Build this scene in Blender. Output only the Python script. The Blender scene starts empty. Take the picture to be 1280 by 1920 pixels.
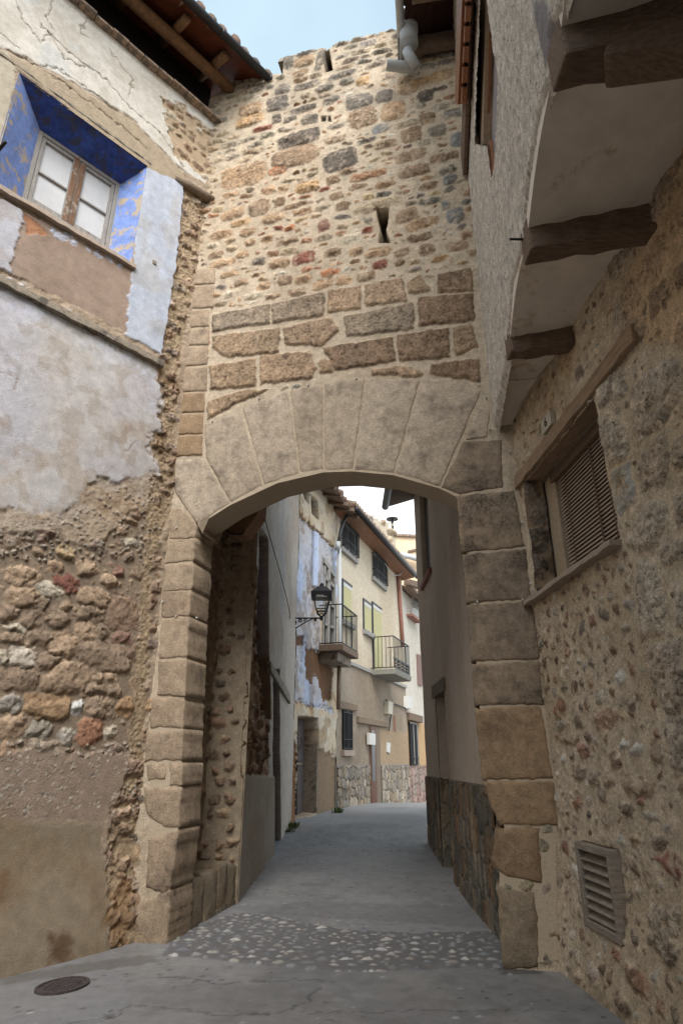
import bpy, math, random
import numpy as np
from mathutils import Vector
scene=bpy.context.scene
# ---------------- camera
F=1170.0; TH=math.atan(470/F); CT,ST=math.cos(TH),math.sin(TH); CZ=1.6
cd=bpy.data.cameras.new('camera'); cam=bpy.data.objects.new('camera',cd); scene.collection.objects.link(cam)
cam.location=(0,0,CZ); cam.rotation_euler=(math.pi/2+TH,0,0)
cd.sensor_fit='VERTICAL'; cd.sensor_height=36; cd.lens=36*F/1920; cd.clip_start=.05; cd.clip_end=3000
scene.camera=cam
# ---------------- sky and sun (thin bright overcast)
SUN_EL,SUN_ROT=math.radians(48),math.radians(188)
w=bpy.data.worlds.new('World'); scene.world=w; w.use_nodes=True
nt=w.node_tree; bg=nt.nodes['Background']
sky=nt.nodes.new('ShaderNodeTexSky'); sky.sky_type='NISHITA'; sky.sun_disc=False; sky.sun_elevation=SUN_EL; sky.sun_rotation=SUN_ROT
sky.air_density=1.0; sky.dust_density=2.0; sky.ozone_density=1.0
tc=nt.nodes.new('ShaderNodeTexCoord'); cn=nt.nodes.new('ShaderNodeTexNoise'); cn.inputs['Scale'].default_value=1.6; cn.inputs['Detail'].default_value=5
cr=nt.nodes.new('ShaderNodeValToRGB'); cr.color_ramp.elements[0].position=.25; cr.color_ramp.elements[0].color=(.4,.4,.4,1); cr.color_ramp.elements[1].position=.62; cr.color_ramp.elements[1].color=(.93,.93,.93,1)
mx=nt.nodes.new('ShaderNodeMix'); mx.data_type='RGBA'; 
nt.links.new(tc.outputs['Generated'],cn.inputs['Vector']); nt.links.new(cn.outputs['Fac'],cr.inputs['Fac']); nt.links.new(cr.outputs['Color'],mx.inputs['Factor'])
sx=nt.nodes.new('ShaderNodeSeparateXYZ'); nt.links.new(tc.outputs['Generated'],sx.inputs[0])
zr=nt.nodes.new('ShaderNodeValToRGB'); zr.color_ramp.elements[0].position=.35; zr.color_ramp.elements[0].color=(.55,.57,.58,1); zr.color_ramp.elements[1].position=.72; zr.color_ramp.elements[1].color=(.27,.345,.365,1)
zs=nt.nodes.new('ShaderNodeVectorMath'); zs.operation='SCALE'; zs.inputs['Scale'].default_value=9.0
nt.links.new(sx.outputs['Z'],zr.inputs['Fac']); nt.links.new(zr.outputs['Color'],zs.inputs[0]); nt.links.new(zs.outputs[0],mx.inputs['B'])
nt.links.new(sky.outputs['Color'],mx.inputs['A']); nt.links.new(mx.outputs['Result'],bg.inputs['Color']); bg.inputs['Strength'].default_value=.1
sl=bpy.data.lights.new('sun','SUN'); sl.energy=1.5; sl.angle=math.radians(40); sl.color=(1,.965,.93)
so=bpy.data.objects.new('sun',sl); scene.collection.objects.link(so); so.rotation_euler=(math.radians(42),0,math.radians(8))
scene.view_settings.view_transform='Standard'; scene.view_settings.look='None'; scene.view_settings.exposure=1.74; scene.view_settings.gamma=1
scene.cycles.max_bounces=8; scene.cycles.diffuse_bounces=6

# ---------------- helpers
def lin(r,g,b):
    f=lambda c:(c/255/12.92) if c<=10 else ((c/255+.055)/1.055)**2.4
    return (f(r),f(g),f(b))
def ray(x,y):
    u=(x-640)/F; v=(960-y)/F
    return (u,CT-v*ST,ST+v*CT)
class Plane:
    """a vertical wall plane: s runs along it, z is up, h stands out of it towards the street"""
    def __init__(s,x,y,dx,dy):
        n=math.hypot(dx,dy); s.o=(x,y); s.d=(dx/n,dy/n); s.n=(-s.d[1],s.d[0])
        if s.n[0]*-x+s.n[1]*-y<0: s.n=(-s.n[0],-s.n[1])
    def px(s,x,y,h=0):
        r=ray(x,y); ox=s.o[0]+s.n[0]*h; oy=s.o[1]+s.n[1]*h
        k=(ox*s.n[0]+oy*s.n[1])/(r[0]*s.n[0]+r[1]*s.n[1])
        X,Y=r[0]*k,r[1]*k
        return ((X-ox)*s.d[0]+(Y-oy)*s.d[1],CZ+r[2]*k)
    def pts(s,l,h=0): return [s.px(x,y,h) for x,y in l]
    def P(s,a,z,h=0): return (s.o[0]+s.d[0]*a+s.n[0]*h, s.o[1]+s.d[1]*a+s.n[1]*h, z)
L=Plane(-2.1,7.17,-.936,-1); T=Plane(0,6.64,1,-.2517); R=Plane(1.92,6.157,.0714,-1); FA=Plane(1.727,6.2,-.147,-1)
H1=Plane(-1.28,8.7,.052,1); H2=Plane(-1,13.9,.2935,1); H3=Plane(-.13,16.86,.357,1); H4=Plane(1.55,8,0,1)
RC=Plane(-1.92,7.59,.21,1.01); RT=Plane(-1.72,8.58,.44,.12)
_tab=[np.random.RandomState(i).rand(256,256) for i in range(8)]
def vn(x,y,seed=0):
    x=np.asarray(x,float)+seed*17.3; y=np.asarray(y,float)+seed*9.1
    xi=np.floor(x).astype(int); yi=np.floor(y).astype(int); fx=x-xi; fy=y-yi
    fx=fx*fx*(3-2*fx); fy=fy*fy*(3-2*fy); t=_tab[seed%8]
    a=t[xi&255,yi&255]; b=t[(xi+1)&255,yi&255]; c=t[xi&255,(yi+1)&255]; d=t[(xi+1)&255,(yi+1)&255]
    return (a*(1-fx)+b*fx)*(1-fy)+(c*(1-fx)+d*fx)*fy
def fbm(x,y,f,o=3,seed=0):
    r=0;a=.5;t=0
    for i in range(o):
        r=r+a*vn(x*f,y*f,seed+i); t+=a; a*=.5; f*=2.03
    return r/t
def sst(a,b,x):
    t=np.clip((x-a)/(b-a),0,1); return t*t*(3-2*t)
def tag(o,label=None,cat=None,group=None,kind=None):
    for k,v in (('label',label),('category',cat),('group',group),('kind',kind)):
        if v: o[k]=v
    return o
def thing(name,loc,label,cat,group=None):
    o=bpy.data.objects.new(name,None); scene.collection.objects.link(o); o.location=loc; o.empty_display_size=.2
    return tag(o,label,cat,group)
def rootloc(p):
    while p.parent: p=p.parent
    return np.array(p.location)
def link(name,me,mat,parent=None):
    me.materials.append(mat); o=bpy.data.objects.new(name,me); scene.collection.objects.link(o)
    if parent: o.parent=parent
    return o
class MB:
    def __init__(s): s.v=[]; s.f=[]
    def add(s,v,f):
        n=len(s.v); s.v+= [tuple(p) for p in v]; s.f+=[tuple(i+n for i in q) for q in f]; return s
    def prism(s,pl,poly,h0,h1):
        n=len(poly); v=[pl.P(a,z,h0) for a,z in poly]+[pl.P(a,z,h1) for a,z in poly]
        f=[tuple(range(n)),tuple(range(2*n-1,n-1,-1))]+[(i,i+n,(i+1)%n+n,(i+1)%n) for i in range(n)]
        return s.add(v,f)
    def pbox(s,pl,a0,a1,z0,z1,h0,h1): return s.prism(pl,[(a0,z0),(a1,z0),(a1,z1),(a0,z1)],h0,h1)
    def ppx(s,pl,px,h0,h1): return s.prism(pl,pl.pts(px,h1),h0,h1)
    def hexa(s,b): return s.add(b,[(0,1,2,3),(7,6,5,4),(0,4,5,1),(1,5,6,2),(2,6,7,3),(3,7,4,0)])
    def box(s,x0,x1,y0,y1,z0,z1): return s.hexa([(x0,y0,z0),(x1,y0,z0),(x1,y1,z0),(x0,y1,z0),(x0,y0,z1),(x1,y0,z1),(x1,y1,z1),(x0,y1,z1)])
    def tube(s,pts,r,n=10,cap=True,jit=0):
        pts=[Vector(p) for p in pts]; rings=[]; 
        rr=r if hasattr(r,'__len__') else [r]*len(pts)
        for i,p in enumerate(pts):
            t=(pts[min(i+1,len(pts)-1)]-pts[max(i-1,0)]).normalized()
            up=Vector((0,0,1)) if abs(t.z)<.95 else Vector((1,0,0))
            a=t.cross(up).normalized(); b=a.cross(t)
            q=rr[i]*(1+random.uniform(-jit,jit))
            rings.append([p+(a*math.cos(2*math.pi*k/n)+b*math.sin(2*math.pi*k/n))*q for k in range(n)])
        v=[x for g in rings for x in g]; f=[]
        for i in range(len(pts)-1):
            for k in range(n): f.append((i*n+k,i*n+(k+1)%n,(i+1)*n+(k+1)%n,(i+1)*n+k))
        if cap: f+=[tuple(range(n))[::-1],tuple(range((len(pts)-1)*n,len(pts)*n))]
        return s.add(v,f)
    def bar(s,p,q,wd,ht):
        p,q=Vector(p),Vector(q); t=(q-p).normalized(); up=Vector((0,0,1)) if abs(t.z)<.95 else Vector((1,0,0))
        a=t.cross(up).normalized()*wd/2; b=a.cross(t).normalized()*ht/2
        return s.hexa([p-a-b,p+a-b,p+a+b,p-a+b,q-a-b,q+a-b,q+a+b,q-a+b])
    def build(s,name,mat,parent=None,bev=0,smooth=False):
        off=rootloc(parent) if parent else np.zeros(3)
        me=bpy.data.meshes.new(name); me.from_pydata([tuple(np.array(p)-off) for p in s.v],[],s.f); me.update()
        import bmesh
        bm=bmesh.new(); bm.from_mesh(me); bmesh.ops.recalc_face_normals(bm,faces=bm.faces)
        if bev: bmesh.ops.bevel(bm,geom=[e for e in bm.edges if len(e.link_faces)==2 and e.calc_face_angle(0)>.5],offset=bev,segments=2,affect='EDGES',profile=.6)
        bm.to_mesh(me); bm.free()
        if smooth:
            for p in me.polygons: p.use_smooth=True
        return link(name,me,mat,parent)
def inpoly(poly,X,Z):
    r=np.zeros(X.shape,bool); n=len(poly)
    for i in range(n):
        x0,y0=poly[i]; x1,y1=poly[(i+1)%n]
        if y0==y1: continue
        c=((Z<y0)!=(Z<y1)) & (X<(x1-x0)*(Z-y0)/(y1-y0)+x0)
        r^=c
    return r
def polydist(poly,X,Z):
    """signed distance, positive inside"""
    d=np.full(X.shape,1e9); n=len(poly)
    for i in range(n):
        x0,y0=poly[i]; x1,y1=poly[(i+1)%n]; ex,ey=x1-x0,y1-y0; l=ex*ex+ey*ey+1e-12
        t=np.clip(((X-x0)*ex+(Z-y0)*ey)/l,0,1); d=np.minimum(d,np.hypot(X-x0-t*ex,Z-y0-t*ey))
    return np.where(inpoly(poly,X,Z),d,-d)
class HF:
    """a wall surface modelled stone by stone as relief: height, colour and porosity on a fine grid"""
    def __init__(s,pl,s0,s1,z0,z1,step,col,seed=0):
        s.pl=pl; s.step=step; s.s0=s0; s.z0=z0
        s.ns=int(round((s1-s0)/step))+1; s.nz=int(round((z1-z0)/step))+1
        a=np.linspace(s0,s1,s.ns); z=np.linspace(z0,z1,s.nz); s.S,s.Z=np.meshgrid(a,z)
        s.H=np.zeros(s.S.shape); s.C=np.zeros(s.S.shape+(3,)); s.C[:]=col; s.Po=np.zeros(s.S.shape)
        s.keep=np.ones(s.S.shape,bool); s.occ=np.zeros(s.S.shape,bool); s.rng=random.Random(seed); s.seed=seed
        s.gain=1.0; s.sat=.72; s.smear=.5; s.w3=(fbm(s.S,s.Z,42,3,seed+2)-.5); s.w1=(fbm(s.S,s.Z,14,3,seed)-.5); s.w2=(fbm(s.S,s.Z,14,3,seed+3)-.5)
        s.W1=(fbm(s.S,s.Z,3,3,seed+1)-.5); s.W2=(fbm(s.S,s.Z,3,3,seed+4)-.5)
    def win(s,a0,a1,z0,z1):
        i0=max(0,int((z0-s.z0)/s.step)-1); i1=min(s.nz,int((z1-s.z0)/s.step)+3)
        j0=max(0,int((a0-s.s0)/s.step)-1); j1=min(s.ns,int((a1-s.s0)/s.step)+3)
        if i0>=i1 or j0>=j1: return None
        return (slice(i0,i1),slice(j0,j1))
    def px(s,pts): return s.pl.pts(pts)
    def area(s,poly,col=None,h=None,por=None,warp=.06,soft=.015,amt=1,big=.0,occ=None,hadd=None):
        """a patch of render or paint with a ragged edge"""
        xs=[p[0] for p in poly]; zs=[p[1] for p in poly]; m=.3
        w=s.win(min(xs)-m,max(xs)+m,min(zs)-m,max(zs)+m)
        if w is None: return
        X=s.S[w]+s.w1[w]*warp+s.W1[w]*big; Z=s.Z[w]+s.w2[w]*warp+s.W2[w]*big
        d=polydist(poly,X,Z); k=sst(-soft,soft,d)*amt
        if col is not None: s.C[w]=s.C[w]*(1-k[...,None])+np.array(col)*k[...,None]
        if h is not None: s.H[w]=s.H[w]*(1-k)+h*k
        if hadd is not None: s.H[w]=s.H[w]+hadd*k
        if por is not None: s.Po[w]=s.Po[w]*(1-k)+por*k
        if occ is not None: s.occ[w]=np.where(k>.5,occ,s.occ[w])
        return w,k
    def stone(s,cs,cz,a,b,ang=0,p=2.6,amp=.02,col=(.3,.25,.2),por=.3,warp=.05,tilt=0):
        m=max(a,b)*1.3+.03; w=s.win(cs-m,cs+m,cz-m,cz+m)
        if w is None: return
        X=s.S[w]-cs; Z=s.Z[w]-cz; X=X+s.w1[w]*warp*1.5+s.w3[w]*warp*.45; Z=Z+s.w2[w]*warp*1.2-s.w3[w]*warp*.4; p=p*1.25
        c,sn=math.cos(ang),math.sin(ang); x=(X*c+Z*sn)/a; z=(-X*sn+Z*c)/b
        r=(np.abs(x)**p+np.abs(z)**p)**(1/p); fc=s.facet(x,z)
        if s.collect is not None:
            s.collect.append((w,r,fc,min(a,b),amp,col,por)); s.occ[w]|=r<1.0; return
        e=min(.32,.018/min(a,b)+.06); k=1-sst(1-e*.5,1+e*.5,r)
        g=1-sst(1-e*2.2,1+e*.3,r)
        hh=amp*(.25+.75*g)*fc+amp*tilt*np.clip(x,-1,1)+amp*s.rng.uniform(-.5,.5)*np.clip(z,-1,1)+(s.w2[w])*amp*.8
        s.put(w,k,g,hh,amp,col,por)
    collect=None
    def facet(s,x,z):
        f=np.ones(x.shape)
        for _ in range(4):
            th=s.rng.uniform(0,6.283); f=np.minimum(f,1.08-s.rng.uniform(.5,1.6)*np.maximum(0,x*math.cos(th)+z*math.sin(th)-s.rng.uniform(-.1,.45)))
        return np.maximum(f,.25)
    def flush(s,gap=.010,grow=1.16,base=None):
        f1=np.full(s.S.shape,9.); f2=f1.copy(); sz=np.ones(s.S.shape); id_=np.full(s.S.shape,-1); FC=np.zeros(s.S.shape); L_=s.collect; s.collect=None
        for i,(w,r,fc,m,amp,col,por) in enumerate(L_):
            q=r; a,b=f1[w],f2[w]; m1=q<a; f2[w]=np.where(m1,a,np.minimum(b,q)); f1[w]=np.where(m1,q,a); id_[w]=np.where(m1,i,id_[w]); sz[w]=np.where(m1,m,sz[w]); FC[w]=np.where(m1,fc,FC[w])
        edge=np.minimum((f2-f1)*sz*.5,(grow-f1)*sz); k=sst(gap*.3,gap,edge)*(id_>=0)
        g=sst(gap*.3,gap*3.2,edge); n=np.array([l[4] for l in L_]+[0]); po=np.array([l[6] for l in L_]+[0]); cc=[]
        for l in L_:
            c=l[5]; lum=.3*c[0]+.6*c[1]+.1*c[2]; cc.append([(lum+(q-lum)*s.sat)*s.gain for q in c])
        cc=np.array(cc+[[0,0,0]]); P=po[id_]
        k=k*(1-s.smear*sst(.1,.2,s.w2+s.w3*.5)); v=(s.w1*.5+s.W2*.5+np.minimum(s.w3,.1)*(.5+.8*P)+.05*P)[...,None]
        s.C=s.C*(1-k[...,None])+np.clip(cc[id_]*(1+v),.01,.95)*k[...,None]
        hh=n[id_]*(.2+.8*g)*FC+s.w2*n[id_]*.6+s.w3*(.005+.014*P); s.H=s.H*(1-k)+(s.H+hh)*k; s.Po=s.Po*(1-k)+P*k
    def poly(s,poly,amp=.015,col=(.3,.25,.2),por=.3,warp=.035,edge=.022):
        xs=[p[0] for p in poly]; zs=[p[1] for p in poly]
        w=s.win(min(xs)-.06,max(xs)+.06,min(zs)-.06,max(zs)+.06)
        if w is None: return
        d=polydist(poly,s.S[w]+s.w1[w]*warp,s.Z[w]+s.w2[w]*warp)
        d=np.where(d>0,d,d)
        k=sst(-.006,.006,d-.008); g=sst(-.002,edge,d-.008)
        s.put(w,k,g,amp*(.2+.8*g)+s.w2[w]*amp*.7,amp,col,por)
    def put(s,w,k,g,hh,amp,col,por):
        lum=.3*col[0]+.6*col[1]+.1*col[2]; col=tuple((lum+(c-lum)*s.sat)*s.gain for c in col)
        k=k*(1-s.smear*sst(.08,.2,s.w2[w]+s.w3[w]*.5))
        v=(s.w1[w]*.6+s.W2[w]*.5+np.minimum(s.w3[w],.08)*(.5+1.1*por)+.06*por)[...,None]; hh=hh+s.w3[w]*(.004+.016*por)
        st=np.array(col)*(1+v)*np.array([1,1+.0,1])+ (s.W1[w]*.12)[...,None]*np.array(col)*np.array([.5,0,-.5])
        s.C[w]=s.C[w]*(1-k[...,None])+np.clip(st,.01,.95)*k[...,None]
        s.H[w]=s.H[w]*(1-k)+(hh)*k; s.Po[w]=s.Po[w]*(1-k)+por*k; s.occ[w]|=k>.3
    def fill(s,poly,hr,ar,gap,pal,amp=(.015,.03),por=(.1,.9),prob=1,p=(2.2,3.5),angs=.12,jit=.3,warp=.05,slope=0):
        rg=s.rng; xs=[q[0] for q in poly]; zs=[q[1] for q in poly]; z=min(zs); mask=inpoly(poly,s.S,s.Z)
        while z<max(zs):
            h=rg.uniform(*hr); a=min(xs)+rg.uniform(-.1,.05)
            while a<max(xs):
                hh=h*rg.uniform(1-jit,1.05); wd=hh*rg.uniform(*ar); cs=a+wd/2; cz=z+h/2+rg.uniform(-1,1)*(h-hh+gap)*.5+slope*(cs-min(xs)); a+=wd+gap*rg.uniform(.6,1.4)
                j=int((cs-s.s0)/s.step); i=int((cz-s.z0)/s.step)
                if not(0<=i<s.nz and 0<=j<s.ns) or not mask[i,j] or rg.random()>prob: continue
                ww=s.win(cs-wd/2,cs+wd/2,cz-hh/2,cz+hh/2)
                if ww is None or s.occ[ww].mean()>.03: continue
                c=rg.choice(pal); q=rg.uniform(.82,1.18); c=tuple(x*q*rg.uniform(.95,1.05) for x in c)
                s.stone(cs,cz,wd/2,hh/2,rg.uniform(-angs,angs),rg.uniform(*p),rg.uniform(*amp),c,rg.uniform(*por),warp,rg.uniform(-.4,.4))
            z+=h+gap
    def line(s,pts,wd,depth,col=None,amt=.7,warp=.08):
        for (a,b),(c,d) in zip(pts[:-1],pts[1:]):
            w=s.win(min(a,c)-.1,max(a,c)+.1,min(b,d)-.1,max(b,d)+.1)
            if w is None: continue
            X=s.S[w]+s.w1[w]*warp-a; Z=s.Z[w]+s.w2[w]*warp-b; ex,ey=c-a,d-b; t=np.clip((X*ex+Z*ey)/(ex*ex+ey*ey+1e-9),0,1)
            k=1-sst(wd*.4,wd,np.hypot(X-t*ex,Z-t*ey)); s.H[w]=s.H[w]-depth*k
            if col is not None: s.C[w]=s.C[w]*(1-(k*amt)[...,None])+np.array(col)*(k*amt)[...,None]
    def hole(s,poly): s.keep&=~inpoly(poly,s.S,s.Z)
    def pit(s,poly,depth,col=None,soft=.006,warp=0):
        s.area(poly,col,-depth,.1,warp,soft,occ=True)
    def stain(s,f,lo,hi,col,amt,seed,oct=4,poly=None,fy=None):
        n=fbm(s.S,s.Z*(fy or 1),f,oct,seed); k=sst(lo,hi,n)*amt
        if poly is not None: k=k*sst(-.1,.1,polydist(poly,s.S+s.W1*.4,s.Z+s.W2*.4))
        s.C=s.C*(1-k[...,None])+s.C*np.array(col)*k[...,None]
    def rough(s,a,f,seed=5,o=3): s.H+=a*(fbm(s.S,s.Z,f,o,seed)-.5)
    def build(s,name,mat,parent=None,xyz=None):
        if xyz is None:
            o,d,n=s.pl.o,s.pl.d,s.pl.n
            V=np.stack([o[0]+d[0]*s.S+n[0]*s.H,o[1]+d[1]*s.S+n[1]*s.H,s.Z],-1).reshape(-1,3)
        else: V=xyz
        if parent: V=V-rootloc(parent)
        k=s.keep; q=k[:-1,:-1]&k[1:,:-1]&k[:-1,1:]&k[1:,1:]
        idx=np.arange(s.ns*s.nz).reshape(s.nz,s.ns)
        Q=np.stack([idx[:-1,:-1][q],idx[:-1,1:][q],idx[1:,1:][q],idx[1:,:-1][q]],-1)
        if xyz is None and (np.array(s.pl.d)[0]*-s.pl.n[1]+s.pl.d[1]*s.pl.n[0])<0: Q=Q[:,::-1]
        used=np.zeros(len(V),bool); used[Q.ravel()]=True; mp=np.cumsum(used)-1; Q=mp[Q]; V=V[used]
        me=bpy.data.meshes.new(name); me.vertices.add(len(V)); me.vertices.foreach_set('co',V.astype('f').ravel())
        me.loops.add(Q.size); me.loops.foreach_set('vertex_index',Q.astype('i').ravel())
        me.polygons.add(len(Q)); me.polygons.foreach_set('loop_start',np.arange(0,Q.size,4,dtype='i')); 
        me.polygons.foreach_set('use_smooth',np.ones(len(Q),bool))
        me.update(calc_edges=True); me.validate()
        lm=(s.C@np.array([.3,.6,.1]))[...,None]; s.C=(lm+(s.C-lm)*.95)*np.array([1.0,.99,.965])
        C=np.concatenate([np.clip(s.C.reshape(-1,3)[used],.005,.95),s.Po.reshape(-1,1)[used]],1)
        at=me.attributes.new('Col','FLOAT_COLOR','POINT'); at.data.foreach_set('color',C.astype('f').ravel())
        return link(name,me,mat,parent)

# ---------------- materials
def base(name):
    m=bpy.data.materials.new(name); m.use_nodes=True; t=m.node_tree; return m,t,t.nodes['Principled BSDF']
def N(t,k,**kw):
    n=t.nodes.new('ShaderNode'+k)
    for a,b in kw.items():
        if a in n.inputs: n.inputs[a].default_value=b
        else: setattr(n,a,b)
    return n
def mat_masonry(name,fine=1.0,var=.5,bump=.5,rough=.92):
    m,t,b=base(name); l=t.links.new
    at=N(t,'Attribute',attribute_name='Col'); co=N(t,'TexCoord')
    n1=N(t,'TexNoise',Scale=9,Detail=6,Roughness=.65); n2=N(t,'TexNoise',Scale=70,Detail=5,Roughness=.75)
    vo=N(t,'TexVoronoi',Scale=48); n3=N(t,'TexNoise',Scale=30,Detail=4,Roughness=.7)
    for n in (n1,n2,vo,n3): l(co.outputs['Object'],n.inputs['Vector'])
    def mr(src,a,b_,c,d):
        r=N(t,'MapRange'); r.inputs['From Min'].default_value=a; r.inputs['From Max'].default_value=b_; r.inputs['To Min'].default_value=c; r.inputs['To Max'].default_value=d; l(src,r.inputs['Value']); return r.outputs['Result']
    def ma(op,x,y):
        r=N(t,'Math',operation=op)
        for i,q in enumerate((x,y)):
            if isinstance(q,(int,float)): r.inputs[i].default_value=q
            else: l(q,r.inputs[i])
        return r.outputs[0]
    f1=mr(n1.outputs['Fac'],.3,.7,1-var*.45,1+var*.45); f2=mr(n2.outputs['Fac'],.3,.7,1-var*.5*fine,1+var*.5*fine)
    # pores of tufa-like stone: clustered small holes, coloured darker inside
    pit=ma('MULTIPLY',mr(vo.outputs['Distance'],.18,.42,1,0),mr(n3.outputs['Fac'],.5,.62,0,1)); pit=ma('MULTIPLY',pit,at.outputs['Alpha'])
    f=ma('MULTIPLY',ma('MULTIPLY',f1,f2),mr(pit,0,1,1,.5))
    vm=N(t,'VectorMath',operation='SCALE'); l(at.outputs['Color'],vm.inputs[0]); l(f,vm.inputs['Scale']); l(vm.outputs[0],b.inputs['Base Color'])
    b.inputs['Roughness'].default_value=rough; b.inputs['Specular IOR Level'].default_value=.2
    h=ma('SUBTRACT',ma('MULTIPLY',n2.outputs['Fac'],.6),ma('MULTIPLY',pit,1.4)); h=ma('ADD',h,ma('MULTIPLY',n3.outputs['Fac'],ma('ADD',ma('MULTIPLY',at.outputs['Alpha'],.9),.25)))
    bp=N(t,'Bump',Strength=bump,Distance=.018); l(h,bp.inputs['Height']); l(bp.outputs[0],b.inputs['Normal'])
    return m
def mat(name,col,rough=.7,bump=.2,scale=(20,20,20),var=.25,col2=None,mask=.5,metal=0,dist=.005,detail=5,spec=.3,ms=None):
    """painted, plastered, metal or wooden surface with uneven tone, worn patches of a second colour, and relief"""
    m,t,b=base(name); l=t.links.new
    co=N(t,'TexCoord'); mp=N(t,'Mapping'); mp.inputs['Scale'].default_value=scale; l(co.outputs['Object'],mp.inputs['Vector'])
    n=N(t,'TexNoise',Scale=1,Detail=detail,Roughness=.65); l(mp.outputs[0],n.inputs['Vector'])
    r=N(t,'ValToRGB'); r.color_ramp.elements[0].position=.28; r.color_ramp.elements[1].position=.72
    r.color_ramp.elements[0].color=tuple(c*(1-var) for c in col)+(1,); r.color_ramp.elements[1].color=tuple(min(1,c*(1+var)) for c in col)+(1,)
    l(n.outputs['Fac'],r.inputs['Fac']); out=r.outputs['Color']
    if col2:
        n2=N(t,'TexNoise',Scale=ms or 3,Detail=7,Roughness=.7); l(co.outputs['Object'],n2.inputs['Vector'])
        q=N(t,'ValToRGB'); q.color_ramp.elements[0].position=mask; q.color_ramp.elements[1].position=min(1,mask+.06); l(n2.outputs['Fac'],q.inputs['Fac'])
        x=N(t,'Mix',data_type='RGBA'); l(q.outputs['Color'],x.inputs['Factor']); l(out,x.inputs['A']); x.inputs['B'].default_value=tuple(col2)+(1,); out=x.outputs['Result']
    l(out,b.inputs['Base Color']); b.inputs['Roughness'].default_value=rough; b.inputs['Metallic'].default_value=metal; b.inputs['Specular IOR Level'].default_value=spec
    if bump:
        bp=N(t,'Bump',Strength=bump,Distance=dist); l(n.outputs['Fac'],bp.inputs['Height']); l(bp.outputs[0],b.inputs['Normal'])
    return m
STONE=mat_masonry('masonry',fine=1.5,var=.55,bump=.95); PLAST=mat_masonry('old_render',fine=.9,var=.36,bump=.7); GRND=mat_masonry('street_concrete',fine=.7,var=.3,bump=.22,rough=.8)
SOFTP=mat_masonry('smooth_render',fine=.3,var=.2,bump=.15)
WV=(40,40,3); 
M_beam=mat('dark_timber',lin(112,94,80),.85,.6,(9,60,60),.45,dist=.01)
M_beamg=mat('grey_timber',lin(120,105,88),.85,.6,(14,14,50),.4,dist=.01)
M_log=mat('pale_log',lin(128,98,72),.85,.6,(12,12,40),.4,dist=.01)
M_board=mat('soffit_boards',lin(92,48,30),.6,.35,(3,24,6),.4)
M_orange=mat('varnished_wood',lin(128,84,56),.45,.25,(30,30,3),.35)
M_gut=mat('black_gutter',lin(42,42,45),.5,.1,(8,8,8),.25,spec=.4)
M_iron=mat('black_iron',lin(26,27,30),.5,.1,(30,30,30),.3,spec=.4)
M_pipe=mat('grey_pipe',lin(178,182,184),.5,.08,(6,6,2),.12)
M_tile=mat('old_roof_tile',lin(118,98,84),.9,.5,(18,18,18),.45,lin(75,70,62),.52)
M_tile2=mat('clay_tile',lin(156,134,116),.9,.5,(25,25,25),.4,lin(112,102,92),.48,ms=8)
M_frame=mat('weathered_window_paint',lin(150,146,140),.7,.4,(40,40,4),.25,lin(126,96,72),.6,ms=6)
M_framew=mat('bare_window_wood',lin(120,92,72),.8,.5,(50,50,4),.4,lin(150,140,128),.55,ms=7)
M_blue=mat('blue_limewash',lin(58,80,148),.9,.5,(9,9,9),.5,lin(70,74,98),.5,ms=5,dist=.02)
M_bluelt=mat('light_blue_limewash',lin(122,146,204),.9,.4,(9,9,9),.22,lin(178,164,144),.52,ms=5,dist=.02)
M_curt=mat('curtain_behind_glass',lin(204,204,205),.35,.05,(3,3,3),.10,spec=.6)
M_soff=mat('jetty_plaster',lin(226,216,204),.95,.25,(5,5,5),.12,lin(200,182,158),.6,ms=2.2,detail=8)
M_sill=mat('stone_sill',lin(162,146,132),.9,.5,(30,30,30),.2)
M_ledge=mat('weathered_ledge',lin(140,130,116),.9,.6,(25,25,25),.35,lin(95,88,80),.55,ms=6,dist=.01)
M_conc=mat('grey_concrete',lin(142,140,136),.9,.4,(20,20,20),.18)
M_blind=mat('blind_slat',lin(178,160,144),.6,.15,(4,4,30),.12)
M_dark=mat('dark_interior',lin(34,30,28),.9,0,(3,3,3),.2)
M_glassd=mat('dark_window_glass',lin(34,35,38),.3,0,(2,2,2),.2,spec=.6)
M_yel=mat('yellow_green_shutter',lin(190,184,140),.7,.15,(6,6,60),.10)
M_white=mat('white_paint',lin(196,195,190),.6,.05,(6,6,6),.06)
M_vent=mat('weathered_vent_wood',lin(146,136,124),.8,.6,(10,10,60),.35,dist=.008)
M_ventg=mat('grille_grey',lin(96,92,92),.7,.3,(30,30,10),.3)
M_brick=mat('brick_red_pipe',lin(150,108,96),.9,.3,(14,14,14),.2)
M_box=mat('cream_box',lin(188,182,164),.6,.05,(6,6,6),.08)
M_door=mat('brown_door',lin(92,58,38),.55,.3,(30,30,3),.3)
M_doorg=mat('weathered_door_boards',lin(98,92,90),.8,.6,(30,30,3),.35,lin(70,50,40),.55)
M_bal=mat('balcony_stone',lin(128,126,118),.9,.3,(14,14,14),.2)
M_leaf=mat('weed_leaf',lin(78,92,48),.7,0,(9,9,9),.3)
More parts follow.
